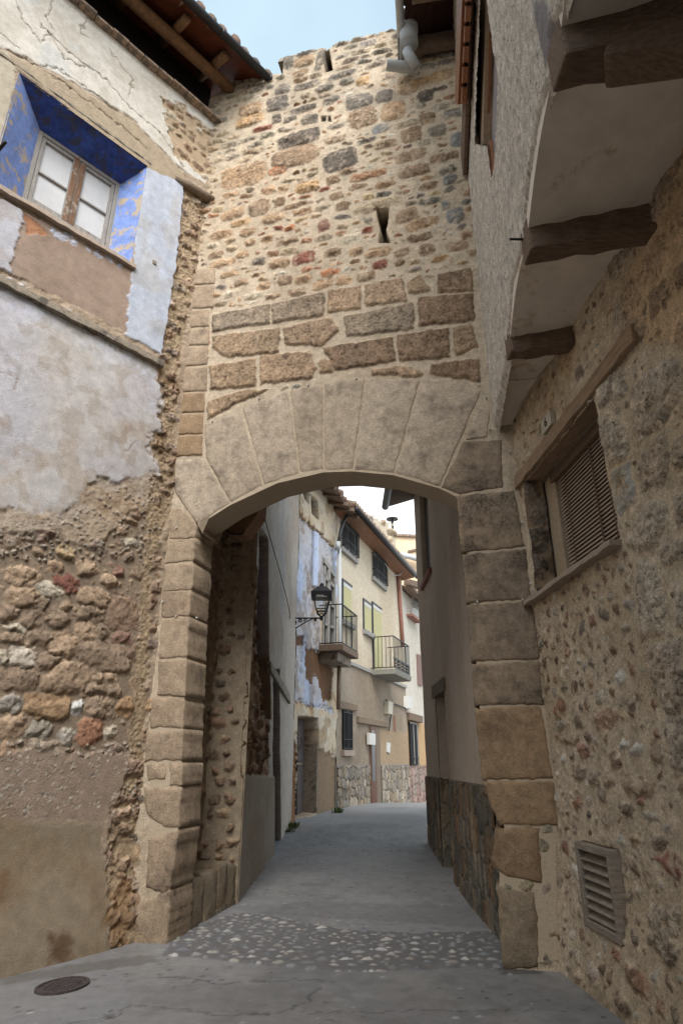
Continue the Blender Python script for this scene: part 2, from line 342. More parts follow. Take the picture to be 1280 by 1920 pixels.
def mat_block(name,c,c2,dark,spot):
    m,t,b=base(name); l=t.links.new; co=N(t,'TexCoord')
    n=N(t,'TexNoise',Scale=3.2,Detail=6,Roughness=.68); n2=N(t,'TexNoise',Scale=45,Detail=6,Roughness=.8); n3=N(t,'TexNoise',Scale=3.0,Detail=9,Roughness=.74)
    oi=N(t,'ObjectInfo')
    for q in (n,n2,n3): l(co.outputs['Object'],q.inputs['Vector'])
    mix=N(t,'Mix',data_type='RGBA'); mix.inputs['A'].default_value=c+(1,); mix.inputs['B'].default_value=c2+(1,)
    ad=N(t,'Math',operation='ADD'); l(n.outputs['Fac'],ad.inputs[0]); mr0=N(t,'MapRange'); mr0.inputs['To Min'].default_value=-.35; mr0.inputs['To Max'].default_value=.35; l(oi.outputs['Random'],mr0.inputs['Value']); l(mr0.outputs[0],ad.inputs[1]); l(ad.outputs[0],mix.inputs['Factor'])
    r=N(t,'ValToRGB'); r.color_ramp.elements[0].position=spot; r.color_ramp.elements[1].position=spot+.16; l(n3.outputs['Fac'],r.inputs['Fac'])
    m2=N(t,'Mix',data_type='RGBA'); m2.inputs['B'].default_value=dark+(1,); l(mix.outputs['Result'],m2.inputs['A'])
    fm=N(t,'Math',operation='MULTIPLY'); l(r.outputs['Color'],fm.inputs[0]); r3=N(t,'MapRange'); r3.inputs['From Min'].default_value=.35; r3.inputs['From Max'].default_value=.6; l(n2.outputs['Fac'],r3.inputs['Value']); l(r3.outputs[0],fm.inputs[1]); l(fm.outputs[0],m2.inputs['Factor'])
    vm=N(t,'VectorMath',operation='SCALE'); l(m2.outputs['Result'],vm.inputs[0]); mr=N(t,'MapRange'); mr.inputs['From Min'].default_value=.3; mr.inputs['From Max'].default_value=.7; mr.inputs['To Min'].default_value=.76; mr.inputs['To Max'].default_value=1.2; l(n2.outputs['Fac'],mr.inputs['Value']); l(mr.outputs[0],vm.inputs['Scale'])
    n5=N(t,'TexNoise',Scale=11,Detail=7,Roughness=.75); l(co.outputs['Object'],n5.inputs['Vector']); m5=N(t,'MapRange'); m5.inputs['From Min'].default_value=.3; m5.inputs['From Max'].default_value=.7; m5.inputs['To Min'].default_value=.68; m5.inputs['To Max'].default_value=1.28; l(n5.outputs['Fac'],m5.inputs['Value'])
    v5=N(t,'VectorMath',operation='SCALE'); l(vm.outputs[0],v5.inputs[0]); l(m5.outputs[0],v5.inputs['Scale'])
    l(v5.outputs[0],b.inputs['Base Color']); b.inputs['Roughness'].default_value=.92; b.inputs['Specular IOR Level'].default_value=.2
    hs=N(t,'Math',operation='ADD'); l(n2.outputs['Fac'],hs.inputs[0]); l(n5.outputs['Fac'],hs.inputs[1])
    bp=N(t,'Bump',Strength=.8,Distance=.02); l(hs.outputs[0],bp.inputs['Height']); l(bp.outputs[0],b.inputs['Normal']); return m
B_arch=mat_block('arch_stone',lin(200,184,164),lin(180,164,144),lin(116,104,92),.49)
B_jr=mat_block('dark_jamb_stone',lin(174,154,130),lin(152,136,118),lin(72,66,62),.43)
B_jy=mat_block('golden_jamb_stone',lin(174,148,118),lin(156,132,106),lin(112,96,80),.50)
B_jl=mat_block('left_jamb_stone',lin(188,168,144),lin(170,150,128),lin(84,76,70),.52)
B_moss=mat_block('mossy_foot_stone',lin(172,156,134),lin(150,136,116),lin(118,92,62),.5)

# ---------------- stone palettes (albedo)
MORT=lin(198,182,160)
P_tow=[lin(170,138,104),lin(158,126,92),lin(150,132,108),lin(178,152,112),lin(140,120,98),lin(166,120,84),lin(184,162,128),lin(150,116,84),lin(128,120,110)]
P_rub=[lin(166,132,98),lin(150,118,88),lin(160,132,104),lin(142,112,86),lin(172,140,106),lin(150,130,110)]
P_small=[lin(176,150,118),lin(150,118,84),lin(186,166,138),lin(160,108,78),lin(140,122,104),lin(168,128,86),lin(196,186,170)]

M_mort=mat('lime_mortar',lin(186,170,148),.95,.5,(40,40,40),.15)
M_conc2=mat('beige_cheek_render',lin(172,154,132),.95,.5,(30,30,30),.2)
def block(name,pl,poly,h0,h1,m,parent,seed,bulge=.01,jit=.006,chip=.018):
    """one dressed stone: outline with small chips, rounded arrises, uneven face"""
    rg=random.Random(seed); pts=[]; n=len(poly)
    for i in range(n):
        (a,b),(c,d)=poly[i],poly[(i+1)%n]; k=max(2,int(math.hypot(c-a,d-b)/.045))
        for j in range(k): pts.append((a+(c-a)*j/k,b+(d-b)*j/k))
    pts=[(a+rg.uniform(-jit,jit),b+rg.uniform(-jit,jit)) for a,b in pts]
    cx=sum(p[0] for p in pts)/len(pts); cz=sum(p[1] for p in pts)/len(pts); R_=max(.05,min(math.hypot(a-cx,b-cz) for a,b in pts)); chip=min(chip,.12*R_)
    n=len(pts); V=[]; Fc=[]
    rings=[(0,h0),(0,h1-chip),(chip*.45/R_,h1-chip*.3),(chip*1.3/R_,h1)]+[(q,h1+bulge*q) for q in (.22,.4,.58,.75,.9)]
    off=rootloc(parent)
    for ri,(q,h) in enumerate(rings):
        for a,b in pts:
            s_=cx+(a-cx)*(1-q); z_=cz+(b-cz)*(1-q)
            hh=h+(0 if ri<1 else (float(fbm(np.array(s_),np.array(z_),6,3,seed%7))-.5)*bulge*1.6)
            V.append(pl.P(s_,z_,hh))
    V.append(pl.P(cx,cz,h1+bulge))
    for r in range(len(rings)-1):
        for i in range(n): Fc.append((r*n+i,r*n+(i+1)%n,(r+1)*n+(i+1)%n,(r+1)*n+i))
    k=(len(rings)-1)*n
    for i in range(n): Fc.append((k+i,k+(i+1)%n,len(V)-1))
    mb=MB(); mb.v=V; mb.f=Fc; return mb.build(name,m,parent,smooth=True)

# =====================================================  GROUND
def gz(X,Y):
    X=np.asarray(X,float); Y=np.asarray(Y,float)
    z=np.interp(Y,[-50,7.5,8.7,10.4,11.7,13.9,16.1,18,20,24,30,200],[0,0,.03,.12,.21,.46,.54,.56,.52,.26,.1,.1])
    return z-.07*sst(-1.5,-3.2,X)*(Y<8)*1.0
gx=np.concatenate([np.linspace(-400,-8,12),np.linspace(-7,7,57),np.linspace(8,400,12)]); gy=np.concatenate([np.linspace(-300,-6,12),np.linspace(-5,32,120),np.linspace(34,500,14)])
GX,GY=np.meshgrid(gx,gy); g=MB(); g.v=[tuple(v) for v in np.stack([GX,GY,gz(GX,GY)-.035],-1).reshape(-1,3)]
nx=len(gx); g.f=[(j*nx+i,j*nx+i+1,(j+1)*nx+i+1,(j+1)*nx+i) for j in range(len(gy)-1) for i in range(nx-1)]
tag(g.build('ground',M_conc),'pale concrete ground under the houses',None,None,'structure'); bpy.data.objects['ground'].pop('label')
class GP:   # ground as a plane with s=X and z=Y
    o=(0,0)
    @staticmethod
    def px(x,y,z=0.0):
        r=ray(x,y); k=(z-CZ)/r[2]
        for _ in range(12):
            zz=float(gz(r[0]*k,r[1]*k)); k=k*.5+.5*(zz-CZ)/r[2]
        return (r[0]*k,r[1]*k)
    @classmethod
    def pts(c,l,h=0): return [c.px(x,y) for x,y in l]
def ghf(x0,x1,y0,y1,step,col,seed):
    h=HF(GP,x0,x1,y0,y1,step,col,seed); return h
def gbuild(h,name,m,lift=0):
    V=np.stack([h.S,h.Z,gz(h.S,h.Z)+h.H+lift],-1).reshape(-1,3); o=h.build(name,m,None,xyz=V); o['kind']='structure'; return o
CONC=lin(137,137,139)
rr0=random.Random(77); st=ghf(-4.6,3.4,3.2,14.2,.02,CONC,11); st.smear=0
st.stain(1.1,.4,.7,(.75,.74,.74),.7,2); st.stain(6,.5,.75,(.8,.79,.78),.6,3)
st.stain(1.5,.5,.75,(1.12,1.1,1.06),.8,4); st.rough(.012,1.1); st.rough(.006,5)
st.area([(x,y) for x,y in GP.pts([(0,1830),(150,1800),(245,1830),(240,1880),(160,1930),(-60,1960)])],lin(134,135,139),.006,.0,.1,.05,.6)
for _ in range(900):
    a,b=rr0.uniform(-4,3),rr0.uniform(3.5,13); q=rr0.uniform(.006,.016); st.stone(a,b,q*1.4,q*1.4,0,2,.006,rr0.choice([lin(96,94,92),lin(168,166,162),lin(112,104,94)]),0,.01)
st.area(GP.pts([(240,1850),(600,1845),(575,1885),(400,1905),(240,1890)]),lin(120,119,120),.004,.1,.08,.01,.5); st.area(GP.pts([(480,1712),(930,1742),(925,1700),(560,1690)]),lin(112,111,113),None,None,.2,.06,.5)
st.area(GP.pts([(930,1812),(1010,1812),(1020,1825),(940,1826)]),lin(70,66,60),None,None,.1,.02,.6); st.area(GP.pts([(0,1830),(280,1790),(300,1805),(0,1850)]),lin(98,94,88),None,None,.15,.05,.6)
for pts,wd,dp in (([(602,1836),(596,1855),(572,1880),(556,1893),(540,1898),(470,1899),(400,1902),(330,1890),(240,1884),(215,1905),(130,1918)],.02,.014),([(556,1899),(700,1895),(900,1893),(1100,1890)],.013,.008),([(215,1905),(160,1925)],.02,.012),([(300,1830),(420,1845),(600,1836)],.02,.006)):
    st.line(GP.pts(pts),wd*.8,dp*.8,lin(74,72,72),.6,.12)
gbuild(st,'street',GRND)
st2=ghf(-6,9,14.18,34,.12,CONC,12); st2.stain(1.1,.4,.7,(.78,.77,.77),.7,2); st2.rough(.012,1.1); gbuild(st2,'street',GRND,0)
cp=GP.pts([(300,1792),(318,1768),(372,1735),(440,1712),(480,1712),(560,1728),(640,1742),(760,1750),(935,1745),(960,1770),(955,1812),(820,1818),(690,1824),(600,1822),(520,1812),(400,1800)])
cb=ghf(-2.3,1.9,5.8,8.6,.011,lin(110,109,110),13); cb.gain=.95; cb.smear=.35; cb.smear=.2
cb.H[:]=.004; cb.collect=[]; cb.fill(cp,(.045,.08),(.9,2.0),.004,[lin(152,150,150),lin(138,138,142),lin(164,160,156),lin(128,132,140),lin(156,148,140),lin(146,144,144),lin(176,172,168)],(.012,.022),(0,.2),1,(1.7,2.1),.5,.35,.03); cb.fill(cp,(.025,.04),(.9,1.8),.004,[lin(122,121,122),lin(138,134,130),lin(108,110,116)],(.004,.01),(0,.2),1,(1.7,2.1),.5,.35,.03); cb.flush(.010,1.12)
cb.rough(.006,8); k=polydist(cp,cb.S+cb.w1*.1,cb.Z+cb.w2*.1); cb.H-=.03*(1-sst(-.03,.05,k)); cb.keep&=k>-.04
gbuild(cb,'cobble_strip',GRND,.008)

# manhole cover
mh=GP.px(117,1851); mz=float(gz(*mh))
ro=thing('manhole_cover',(mh[0],mh[1],mz+.008),'round dark iron manhole cover set in the concrete at the lower left','manhole cover')
def disc(cx,cy,z0,z1,r0,r1,n=48):
    m_=MB(); v=[];f=[]
    for r,z in ((r1,z0),(r1,z1),(r0,z1),(r0,z0)):
        v+=[(cx+r*math.cos(2*math.pi*k/n),cy+r*math.sin(2*math.pi*k/n),z) for k in range(n)]
    for q in range(4):
        for k in range(n): f.append((q*n+k,q*n+(k+1)%n,((q+1)%4)*n+(k+1)%n,((q+1)%4)*n+k))
    m_.v=v;m_.f=f; return m_
M_man=mat('rusted_cast_iron',lin(84,76,76),.75,.6,(40,40,40),.4,metal=.2)
def conf(m_):
    m_.v=[(x,y,z+float(gz(x,y))-mz+.006) for x,y,z in m_.v]; return m_
conf(disc(*mh,mz-.01,mz+.014,.175,.20)).build('rim',M_man,ro)
pl_=disc(*mh,mz-.01,mz+.008,.001,.172)
for k in range(-4,5):
    for j in range(-4,5):
        if k*k+j*j<17: pl_.box(mh[0]+k*.036-.011,mh[0]+k*.036+.011,mh[1]+j*.036-.011,mh[1]+j*.036+.011,mz+.006,mz+.013)
conf(pl_).build('lid',M_man,ro)
lc=GP.px(862,1668); tag(disc(*lc,float(gz(*lc))+.012,float(gz(*lc))+.026,.001,.028,16).build('litter',M_white),'tiny crushed white scrap lying by the stone-clad wall foot','litter')

# =====================================================  HOUSE BEHIND THE CAMERA (unseen, added to cut the light low in the lane)
bh=thing('light_blocking_house',(-2,-5.2,0),'unseen rendered house added behind the viewpoint to shade the lower lane','house')
mb_=MB().box(-12,7,-7,-5.2,-.2,8.5); mb_.build('wall',mat('rendered_wall',lin(190,176,156),.9,.3,(4,4,4),.12),bh)
for xx in (-6,-3,0): MB().box(xx,xx+1,-5.2,-5.12,3.4,5.2).build('shutter',mat('green_shutter_%d'%(xx+9),lin(96,104,92),.7,.1,(4,4,4),.1),bh)
MB().box(-12.2,7.2,-7.5,-4.6,8.5,8.75).build('roof',M_tile,bh)
# =====================================================  GATE TOWER
tw=thing('gate_tower',T.P(0,0,-.5),'tall rubble stone gate tower with segmental arch over the street','tower')
t=HF(T,-2.30,2.12,-.12,13.1,.0135,MORT,1); t.gain=1.18; t.sat=.82; t.rough(.012,5); t.rough(.006,18,3)
c2=lambda l:[(300+x/2,500+y/2) for x,y in l]; q2=lambda x,y:(300+x/2.1333,y/2.1333)
ASH=[(200,180),(410,140),(410,212),(198,245)],[(420,140),(615,95),(612,185),(425,212)],[(630,90),(752,72),(752,155),(628,175)],[(768,65),(905,45),(925,130),(770,150)],[(925,60),(975,30),(1018,90),(930,105)],[(1038,30),(1165,5),(1175,92),(1042,100)],[(200,262),(445,230),(440,325),(255,342),(200,305)],[(465,230),(640,190),(670,240),(600,302),(470,290)],[(695,185),(945,135),(948,235),(700,265)],[(968,115),(1170,102),(1178,205),(970,222)],[(1095,230),(1170,215),(1190,300),(1105,335)],[(890,255),(1080,232),(1085,342),(895,355)],[(610,305),(870,265),(878,355),(665,390)],[(190,370),(360,345),(358,450),(190,460)],[(380,335),(560,318),(585,380),(570,420),(380,440)],[(595,350),(645,350),(655,400),(595,405)],[(795,385),(925,368),(985,400),(975,415),(795,408)],[(1015,365),(1195,345),(1200,435),(1015,405)],[(180,505),(300,465),(425,458),(290,515),(182,575)]
rr=random.Random(5); t.smear=.12
for i,a in enumerate(ASH):
    cc=rr.choice([lin(162,134,104),lin(154,128,98),lin(148,130,108),lin(168,140,110)])
    if i in (9,11,12,17,5): cc=lin(138,112,86)
    ax=sum(q[0] for q in a)/len(a); ay=sum(q[1] for q in a)/len(a); t.poly(t.px(c2([(ax+(x-ax)*1.05,ay+(y-ay)*1.06) for x,y in a])),.03,cc,.95,.05,.03)
G_=lin(128,118,106); D_=lin(104,94,84); B_=lin(150,124,96); Tn=lin(174,142,106); Y_=lin(188,150,100); O_=lin(178,116,72); Rd=lin(146,88,68); Bl=lin(134,134,134); W_=lin(190,176,150)
US=[(555,555,170,58,D_,.1),(540,625,190,80,B_,0),(720,640,140,85,D_,.15),(335,700,175,90,Tn,.06),(808,472,110,80,B_,.1),(930,443,95,75,Tn,0),(895,385,70,50,G_,0),(990,355,80,45,Tn,0),(1060,385,65,45,D_,0),(795,405,110,60,G_,0),(575,435,100,25,G_,.1),(470,415,85,60,G_,0),(360,435,95,45,Tn,0),(360,480,112,45,Y_,.15),(410,515,85,20,Rd,.1),(600,478,65,38,G_,0),(465,475,40,35,D_,0),(520,475,50,25,G_,.2),(685,400,70,30,G_,.2),(660,350,70,32,G_,.2),(745,325,60,28,G_,0),(810,325,60,35,Y_,0),(590,340,110,26,G_,0),(490,355,60,40,G_,0),(470,683,70,28,O_,-.1),(830,700,148,34,lin(166,120,82),.05),(588,748,98,45,Y_,0),(660,757,50,18,Rd,.2),(690,720,60,35,B_,0),(750,685,70,22,B_,.1),(700,558,85,28,B_,.1),(1005,540,85,60,B_,.1),(1065,475,70,45,B_,0),(1110,522,75,45,G_,0),(1185,560,50,60,Bl,0),(1000,622,130,45,B_,.1),(1015,683,130,45,B_,0),(900,577,95,30,B_,0),(880,515,70,32,Bl,.3),(1135,628,120,35,B_,0),(1150,680,70,32,G_,.4),(1155,720,55,40,Bl,0),(1070,745,80,30,B_,0),(895,738,80,28,Tn,0),(790,745,70,25,B_,0),(430,762,60,30,Tn,0),(495,755,45,28,Tn,0),(395,830,85,65,B_,0),(290,855,95,45,Tn,.25),(325,890,75,28,Y_,.1),(550,820,130,18,B_,.12),(475,808,45,40,B_,.3),(455,870,100,40,Tn,.1),(730,825,60,30,B_,0),(705,785,60,30,B_,0),(520,912,42,26,O_,0),(475,913,40,20,Rd,0),(655,905,50,45,lin(150,110,90),.3),(870,820,192,38,lin(170,150,120),.2),(985,860,95,55,B_,.1),(1180,862,75,60,Bl,0),(1045,895,130,45,Tn,.2),(1035,952,95,34,B_,.1),(1140,820,38,34,Bl,0),(765,955,80,38,W_,0),(830,920,45,25,Rd,0),(870,1010,110,38,Tn,0),(690,1010,70,35,B_,0),(785,1005,55,32,Tn,.2),(575,1032,95,50,lin(150,92,74),.05),(475,1055,85,38,Tn,0),(395,1045,55,28,G_,0),(250,1052,100,32,Tn,0),(245,940,95,32,Tn,0),(225,1018,55,28,B_,0),(330,1018,45,28,Tn,0),(350,928,60,35,Tn,0),(510,965,80,28,B_,.1),(430,955,50,28,Tn,0),(215,980,50,20,W_,0),(360,970,45,28,Tn,0),(880,1060,65,35,Rd,0),(955,1050,40,35,B_,0),(825,1105,75,35,B_,.1),(735,1122,75,35,Tn,0),(680,1090,80,30,O_,0),(650,1138,80,38,Tn,.1),(570,1118,65,35,Tn,.1),(545,1168,75,28,B_,0),(590,1075,45,20,O_,.1),(500,1122,50,35,B_,.2),(325,1130,60,25,B_,.1),(415,1145,50,35,Tn,0),(285,1175,55,25,W_,0),(280,1095,70,25,Tn,0),(370,1180,65,30,W_,0),(455,1185,60,20,B_,.1),(1065,1000,60,45,B_,0),(1185,985,90,40,B_,0),(1115,1035,75,22,Y_,.1),(965,1010,60,32,B_,.3),(285,780,70,22,Tn,0),(430,405,0,0,B_,0),(575,245,80,42,Tn,.1),(512,247,45,60,G_,.1),(585,208,88,22,D_,.1),(640,240,34,80,G_,-.2),(725,300,120,24,G_,.1),(560,292,60,26,Tn,.1),(1110,357,66,20,D_,0),(1130,300,90,45,Tn,.1),(1060,320,120,35,Y_,.15),(980,318,70,28,Tn,.1)]
t.smear=.4
for x,y,wd,ht,cc,an in US:
    if not wd: continue
    a,b=t.px([q2(x,y)])[0]; a1,_=t.px([q2(x+wd/2,y)])[0]; _,b1=t.px([q2(x,y-ht/2)])[0]
    # courses rise to the right in the picture but are level on the wall
    t.stone(a,b,abs(a1-a),abs(b1-b),an*.7,rr.uniform(2.4,3.4),rr.uniform(.022,.042),cc,rr.uniform(.3,.95),.05,rr.uniform(-.3,.3))
whole=[(-2.4,-.2),(2.3,-.2),(2.3,13.2),(-2.4,13.2)]
sl1=t.px([(706,392),(728,390),(726,418),(722,432),(730,455),(710,455),(713,430),(708,412)]); sl2=t.px([(609,96),(616,93),(623,132),(607,136)])
t.pit(sl1,.32,lin(60,48,36)); t.pit(sl2,.3,lin(70,58,44)); [t.pit(t.px([(x,219),(x+7,218),(x+7,227),(x,228)]),.05,lin(70,64,56),.012,.08) for x in (602,613)]
up=t.px([(300,0),(960,0),(940,560),(905,512),(640,535),(560,560),(385,600),(380,500)])
t.fill(t.px([(300,0),(960,0),(900,250),(640,300),(385,330)]),(.10,.17),(1.4,3),.028,[lin(158,146,126),lin(150,138,120),lin(172,154,126),lin(140,132,120),lin(164,142,112)],(.02,.042),(.4,.95),1,(2.8,4),.15,.35)
t.fill(up,(.08,.14),(1.3,2.8),.032,P_tow,(.018,.038),(.2,.95),1,angs=.2,jit=.4)
t.fill(up,(.04,.065),(1.1,2.4),.026,P_small,(.008,.018),(.1,.5),.85,angs=.5)
t.fill(t.px([(380,590),(905,480),(905,730),(640,700),(385,780)]),(.05,.08),(1.3,2.6),.03,P_tow,(.01,.018),(.2,.8),.5)
# darker, slightly warm blotches below the eave on the right, grey weathering near the top
t.stain(2,.35,.6,(.78,.76,.72),.75,3,4,t.px([(740,80),(900,60),(900,210),(740,150)]))
t.stain(2.2,.42,.62,(.72,.73,.74),.7,6,4,t.px([(500,20),(760,20),(760,190),(500,220)]))
t.stain(1.2,.45,.7,(.88,.86,.84),.8,2)
low=t.px([(905,1560),(1100,1500),(1100,1900),(905,1900)])
t.fill(low,(.08,.16),(.8,1.8),.05,[lin(150,136,116),lin(136,126,108),lin(158,138,106)],(.01,.02),(.2,.7),.9)
t.area(t.px([(230,1690),(330,1690),(330,1800),(225,1800)]),lin(150,126,98),.01,.6,.1,.05,.7)
t.fill(t.px([(225,1420),(275,1420),(252,1800),(215,1800)]),(.1,.18),(.8,1.8),.03,P_rub,(.02,.04),(.5,1),.9)
# ragged top and arch opening
top=t.px([(380,190),(440,150),(506,137),(529,134),(531,104),(548,101),(576,93),(606,85),(612,92),(618,84),(632,77),(660,72),(690,62),(710,62),(712,57),(745,52),(800,42),(870,30),(960,20)])
xs=np.array([p[0] for p in top]); zs=np.array([p[1] for p in top]); ztop=np.interp(t.S,xs,zs)+t.w1*.12
t.keep&=t.Z<ztop; t.H-=.05*sst(-.06,0,t.Z-ztop)
AR=[(312,1830),(322,1661),(338,1548),(346,1364),(352,1235),(362,1103),(366,1010),(373,984),(400,962),(432,945),(478,922),(520,904),(561,890),(605,884),(661,882),(737,889),(790,902),(824,914),(855,930),(865,1038),(873,1130),(883,1240),(889,1323),(903,1461),(917,1504),(936,1550),(921,1613),(930,1660),(944,1830)]
arp=T.pts(AR); cxx=sum(p[0] for p in arp)/len(arp)
def grow(p,d): return [(cxx+(a-cxx)*(1+d/abs(a-cxx+1e-3) if abs(a-cxx)>.4 else 1+d/.4*.3),z+(d if z>3.5 else 0)) for a,z in p]
t.hole(grow(arp,.035)); t.H-=.0
t.build('wall',STONE,tw)
core=MB(); 
apts=grow(arp,.05); yl=[p for p in apts]
yl[0]=(yl[0][0],-.2); yl[-1]=(yl[-1][0],-.2)
core.prism(T,[(-2.35,-.2)]+yl+[(2.2,-.2),(2.2,6),(-2.35,6)],-.44,-.06)
core.pbox(T,-2.35,2.2,5.6,11.4,-1.95,-.36)
core.prism(T,[(-2.35,11.38)]+[(2.2,11.38)]+[(a,z-.09) for a,z in reversed(top) if -2.35<a<2.2],-1.1,-.34)
core.pbox(T,-2.35,2.2,11.3,11.9,-.4,-.035)
core.build('wall_core',mat('tower_core_rubble',lin(150,130,104),.95,.8,(9,9,9),.4,dist=.03),tw)
tops=[(a,z) for a,z in top if -2.35<a<2.2]
cap=MB(); rr=random.Random(9)
for i in range(46):
    a=-1.2+i*.065*1.0+rr.uniform(-.02,.02)
    if -.33<a<-.13: continue
    z=float(np.interp(a,xs,zs)); wd=rr.uniform(.05,.11); ht=rr.uniform(.04,.09); d0=rr.uniform(-.05,.0)
    cap.hexa([T.P(a-wd,z-ht*1.6,d0),T.P(a+wd,z-ht*1.6,d0),T.P(a+wd,z-ht*1.6,-1.05),T.P(a-wd,z-ht*1.6,-1.05),T.P(a-wd*.8,z+rr.uniform(-.02,.03),d0-.02),T.P(a+wd*.8,z+rr.uniform(-.02,.03),d0-.02),T.P(a+wd*.9,z+ht*.4,-1.05),T.P(a-wd*.9,z+ht*.4,-1.05)])
cap.build('coping_stones',M_ledge,tw,bev=.012)
# dry grass tufts on the tower top
tf=MB()
for i in range(420):
    x=rr.uniform(632,692); b0=T.px(x,70)[0]; z=float(np.interp(b0,xs,zs)); h0=rr.uniform(-.5,-.05); l=rr.uniform(.03,.1); p=T.P(b0,z-.03,h0); dx=rr.uniform(-.05,.05); dy=rr.uniform(-.04,.04)
    tf.add([(p[0]-.004,p[1],p[2]),(p[0]+.004,p[1],p[2]),(p[0]+dx,p[1]+dy,p[2]+l)],[(0,1,2)])
tag(tf.build('dry_grass',mat('dry_grass',lin(92,88,66),.9,0,(5,5,5),.3)),'dry dark grass growing on the tower top',None,None,'stuff')
# arch ring
arch=MB().prism(T,T.pts([(380,1000),(372,985),(432,947),(520,906),(605,886),(661,884),(737,891),(824,916),(860,934),(866,900),(740,850),(600,850),(420,905),(360,960)]),-.43,.003).build('arch',M_mort,tw)
V=[[(326,863),(383,859),(432,944),(371,983),(345,948),(328,920)],[(385,795),(449,769),(494,911),(433,944),(385,856)],[(455,765),(540,731),(561,889),(496,910)],[(544,730),(605,717),(606,883),(563,888)],[(608,716),(684,709),(662,882),(608,883)],[(686,709),(787,712),(738,888),(664,882)],[(791,708),(840,712),(902,732),(824,913),(740,888)],[(899,763),(918,770),(912,820),(872,825)],[(869,827),(940,825),(943,914),(858,928),(826,914)]]
for i,v in enumerate(V): block('voussoir',T,T.pts(v),-.46,.014,B_jr if i==8 else B_arch,arch,20+i,.006)
JL=[[(322,955),(342,953),(369,986),(367,1009),(318,1011)],[(314,1013),(367,1010),(364,1053),(311,1056)],[(311,1058),(365,1055),(361,1105),(307,1109)],[(306,1110),(360,1107),(356,1155),(304,1158)],[(304,1160),(356,1157),(353,1233),(299,1235)],[(299,1241),(352,1236),(350,1305),(297,1303)],[(283,1309),(347,1307),(346,1365),(280,1365)],[(275,1370),(345,1368),(343,1426),(272,1428)],[(275,1432),(312,1432),(312,1460),(277,1461)],[(320,1429),(344,1429),(342,1473),(320,1471)],[(270,1477),(341,1476),(338,1549),(309,1552),(273,1524)],[(279,1575),(337,1555),(322,1662),(309,1675),(275,1661)],[(252,1692),(322,1668),(313,1785),(281,1775),(250,1727)]]
jl=MB().prism(T,T.pts([(316,960),(365,990),(362,1053),(359,1105),(353,1157),(350,1234),(347,1300),(343,1366),(341,1428),(338,1476),(335,1550),(319,1662),(310,1785),(285,1785),(280,1560),(285,1310),(303,1200)]),-.43,.004).build('left_jamb',M_mort,tw)
for i,v in enumerate(JL): block('jamb_block',T,T.pts(v),-.03 if i==8 else -.46,.016+.006*(i in(5,11)),B_jl,jl,50+i,.006 if i<6 else .012,.011,.011 if i<6 else .018)
JR=[[(855,931),(964,919),(983,1026),(864,1037)],[(865,1040),(985,1030),(995,1124),(873,1131)],[(874,1135),(999,1126),(1012,1237),(883,1240)],[(884,1246),(1014,1239),(1018,1321),(889,1323)],[(890,1328),(1014,1324),(1036,1461),(903,1463)],[(905,1466),(1038,1464),(1046,1547),(936,1548),(917,1504)],[(926,1552),(1010,1552),(1016,1656),(948,1646),(921,1613)],[(930,1661),(999,1672),(1008,1719),(1007,1812),(944,1820)]]
jr=MB().prism(T,T.pts([(870,935),(985,925),(1040,1500),(1045,1800),(955,1812),(935,1660),(945,1550),(915,1480)]),-.43,.006).build('right_jamb',M_mort,tw)
for i,v in enumerate(JR): block('jamb_block',T,T.pts(v),-.46,.022,B_jr if i<4 else (B_moss if i==7 else B_jy),jr,80+i,.010 if i<6 else .016,.009,.018 if i<6 else .024)
NS=[(8,70,128,208),(70,160,115,204),(162,230,110,187),(232,298,103,187),(300,374,97,182),(376,472,88,178),(473,550,80,170),(552,632,70,165),(632,712,62,162)]
qn=MB().prism(T,T.pts(c2([(130,12),(205,12),(185,230),(165,640),(160,710),(66,710),(100,300)])),-.1,.006).build('quoin_strip',M_mort,tw)
for i,(a,b,c,d) in enumerate(NS): block('quoin_block',T,T.pts(c2([(c,a+4),(d,a-1),(d-3,b-4),(c-5,b+1)])),-.1,.022,mat_q if False else B_jy if i>5 else B_jl,qn,110+i,.006)
# white crack gauges pinned to the stone
pins=[(577,721),(667,709),(485,746),(398,789),(897,721),(911,744),(918,804),(331,989),(330,839),(305,1128),(330,1155),(369,1158),(978,979),(993,1094),(979,1124),(894,1128),(955,847)]
for x,y in pins:
    a,z=T.px(x,y,.03); p=MB().prism(T,[(a+.011*math.cos(k*.785),z+.011*math.sin(k*.785)) for k in range(8)],.005,.038); p.build('gauge_pin',M_white,tw)
# passage: rubble recess, bench, far lintel, side walls
rc=HF(RC,-.06,1.06,-.05,5.7,.014,lin(136,118,98),7); rc.smear=.1; rc.rough(.03,3)
for a in ([(415,1125),(436,1123),(436,1166),(414,1164)],[(395,1178),(430,1174),(428,1208),(394,1200)],[(398,1218),(427,1214),(424,1262),(399,1268)],[(400,1285),(414,1283),(412,1328),(400,1325)]):
    rc.poly(rc.px(a),.03,lin(152,118,80),.4)
rc.fill([(-.1,-.1),(1.1,-.1),(1.1,5.8),(-.1,5.8)],(.10,.20),(.6,1.4),.03,P_rub+[lin(150,112,80)],(.025,.05),(.4,.9),1,angs=.3,warp=.1)
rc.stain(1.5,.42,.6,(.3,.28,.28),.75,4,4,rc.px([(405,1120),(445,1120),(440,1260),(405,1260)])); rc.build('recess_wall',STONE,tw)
rt=HF(RT,-.03,.5,-.05,5.7,.014,lin(164,150,130),8); rt.rough(.03,4); rt.smear=.15; rt.fill([(-.1,-.1),(.4,-.1),(.3,5),(-.1,5)],(.07,.13),(.8,1.6),.06,P_rub,(.03,.06),(.5,1),.95,angs=.3)
rt.build('rebate_wall',STONE,tw)
bn=MB(); nb=12
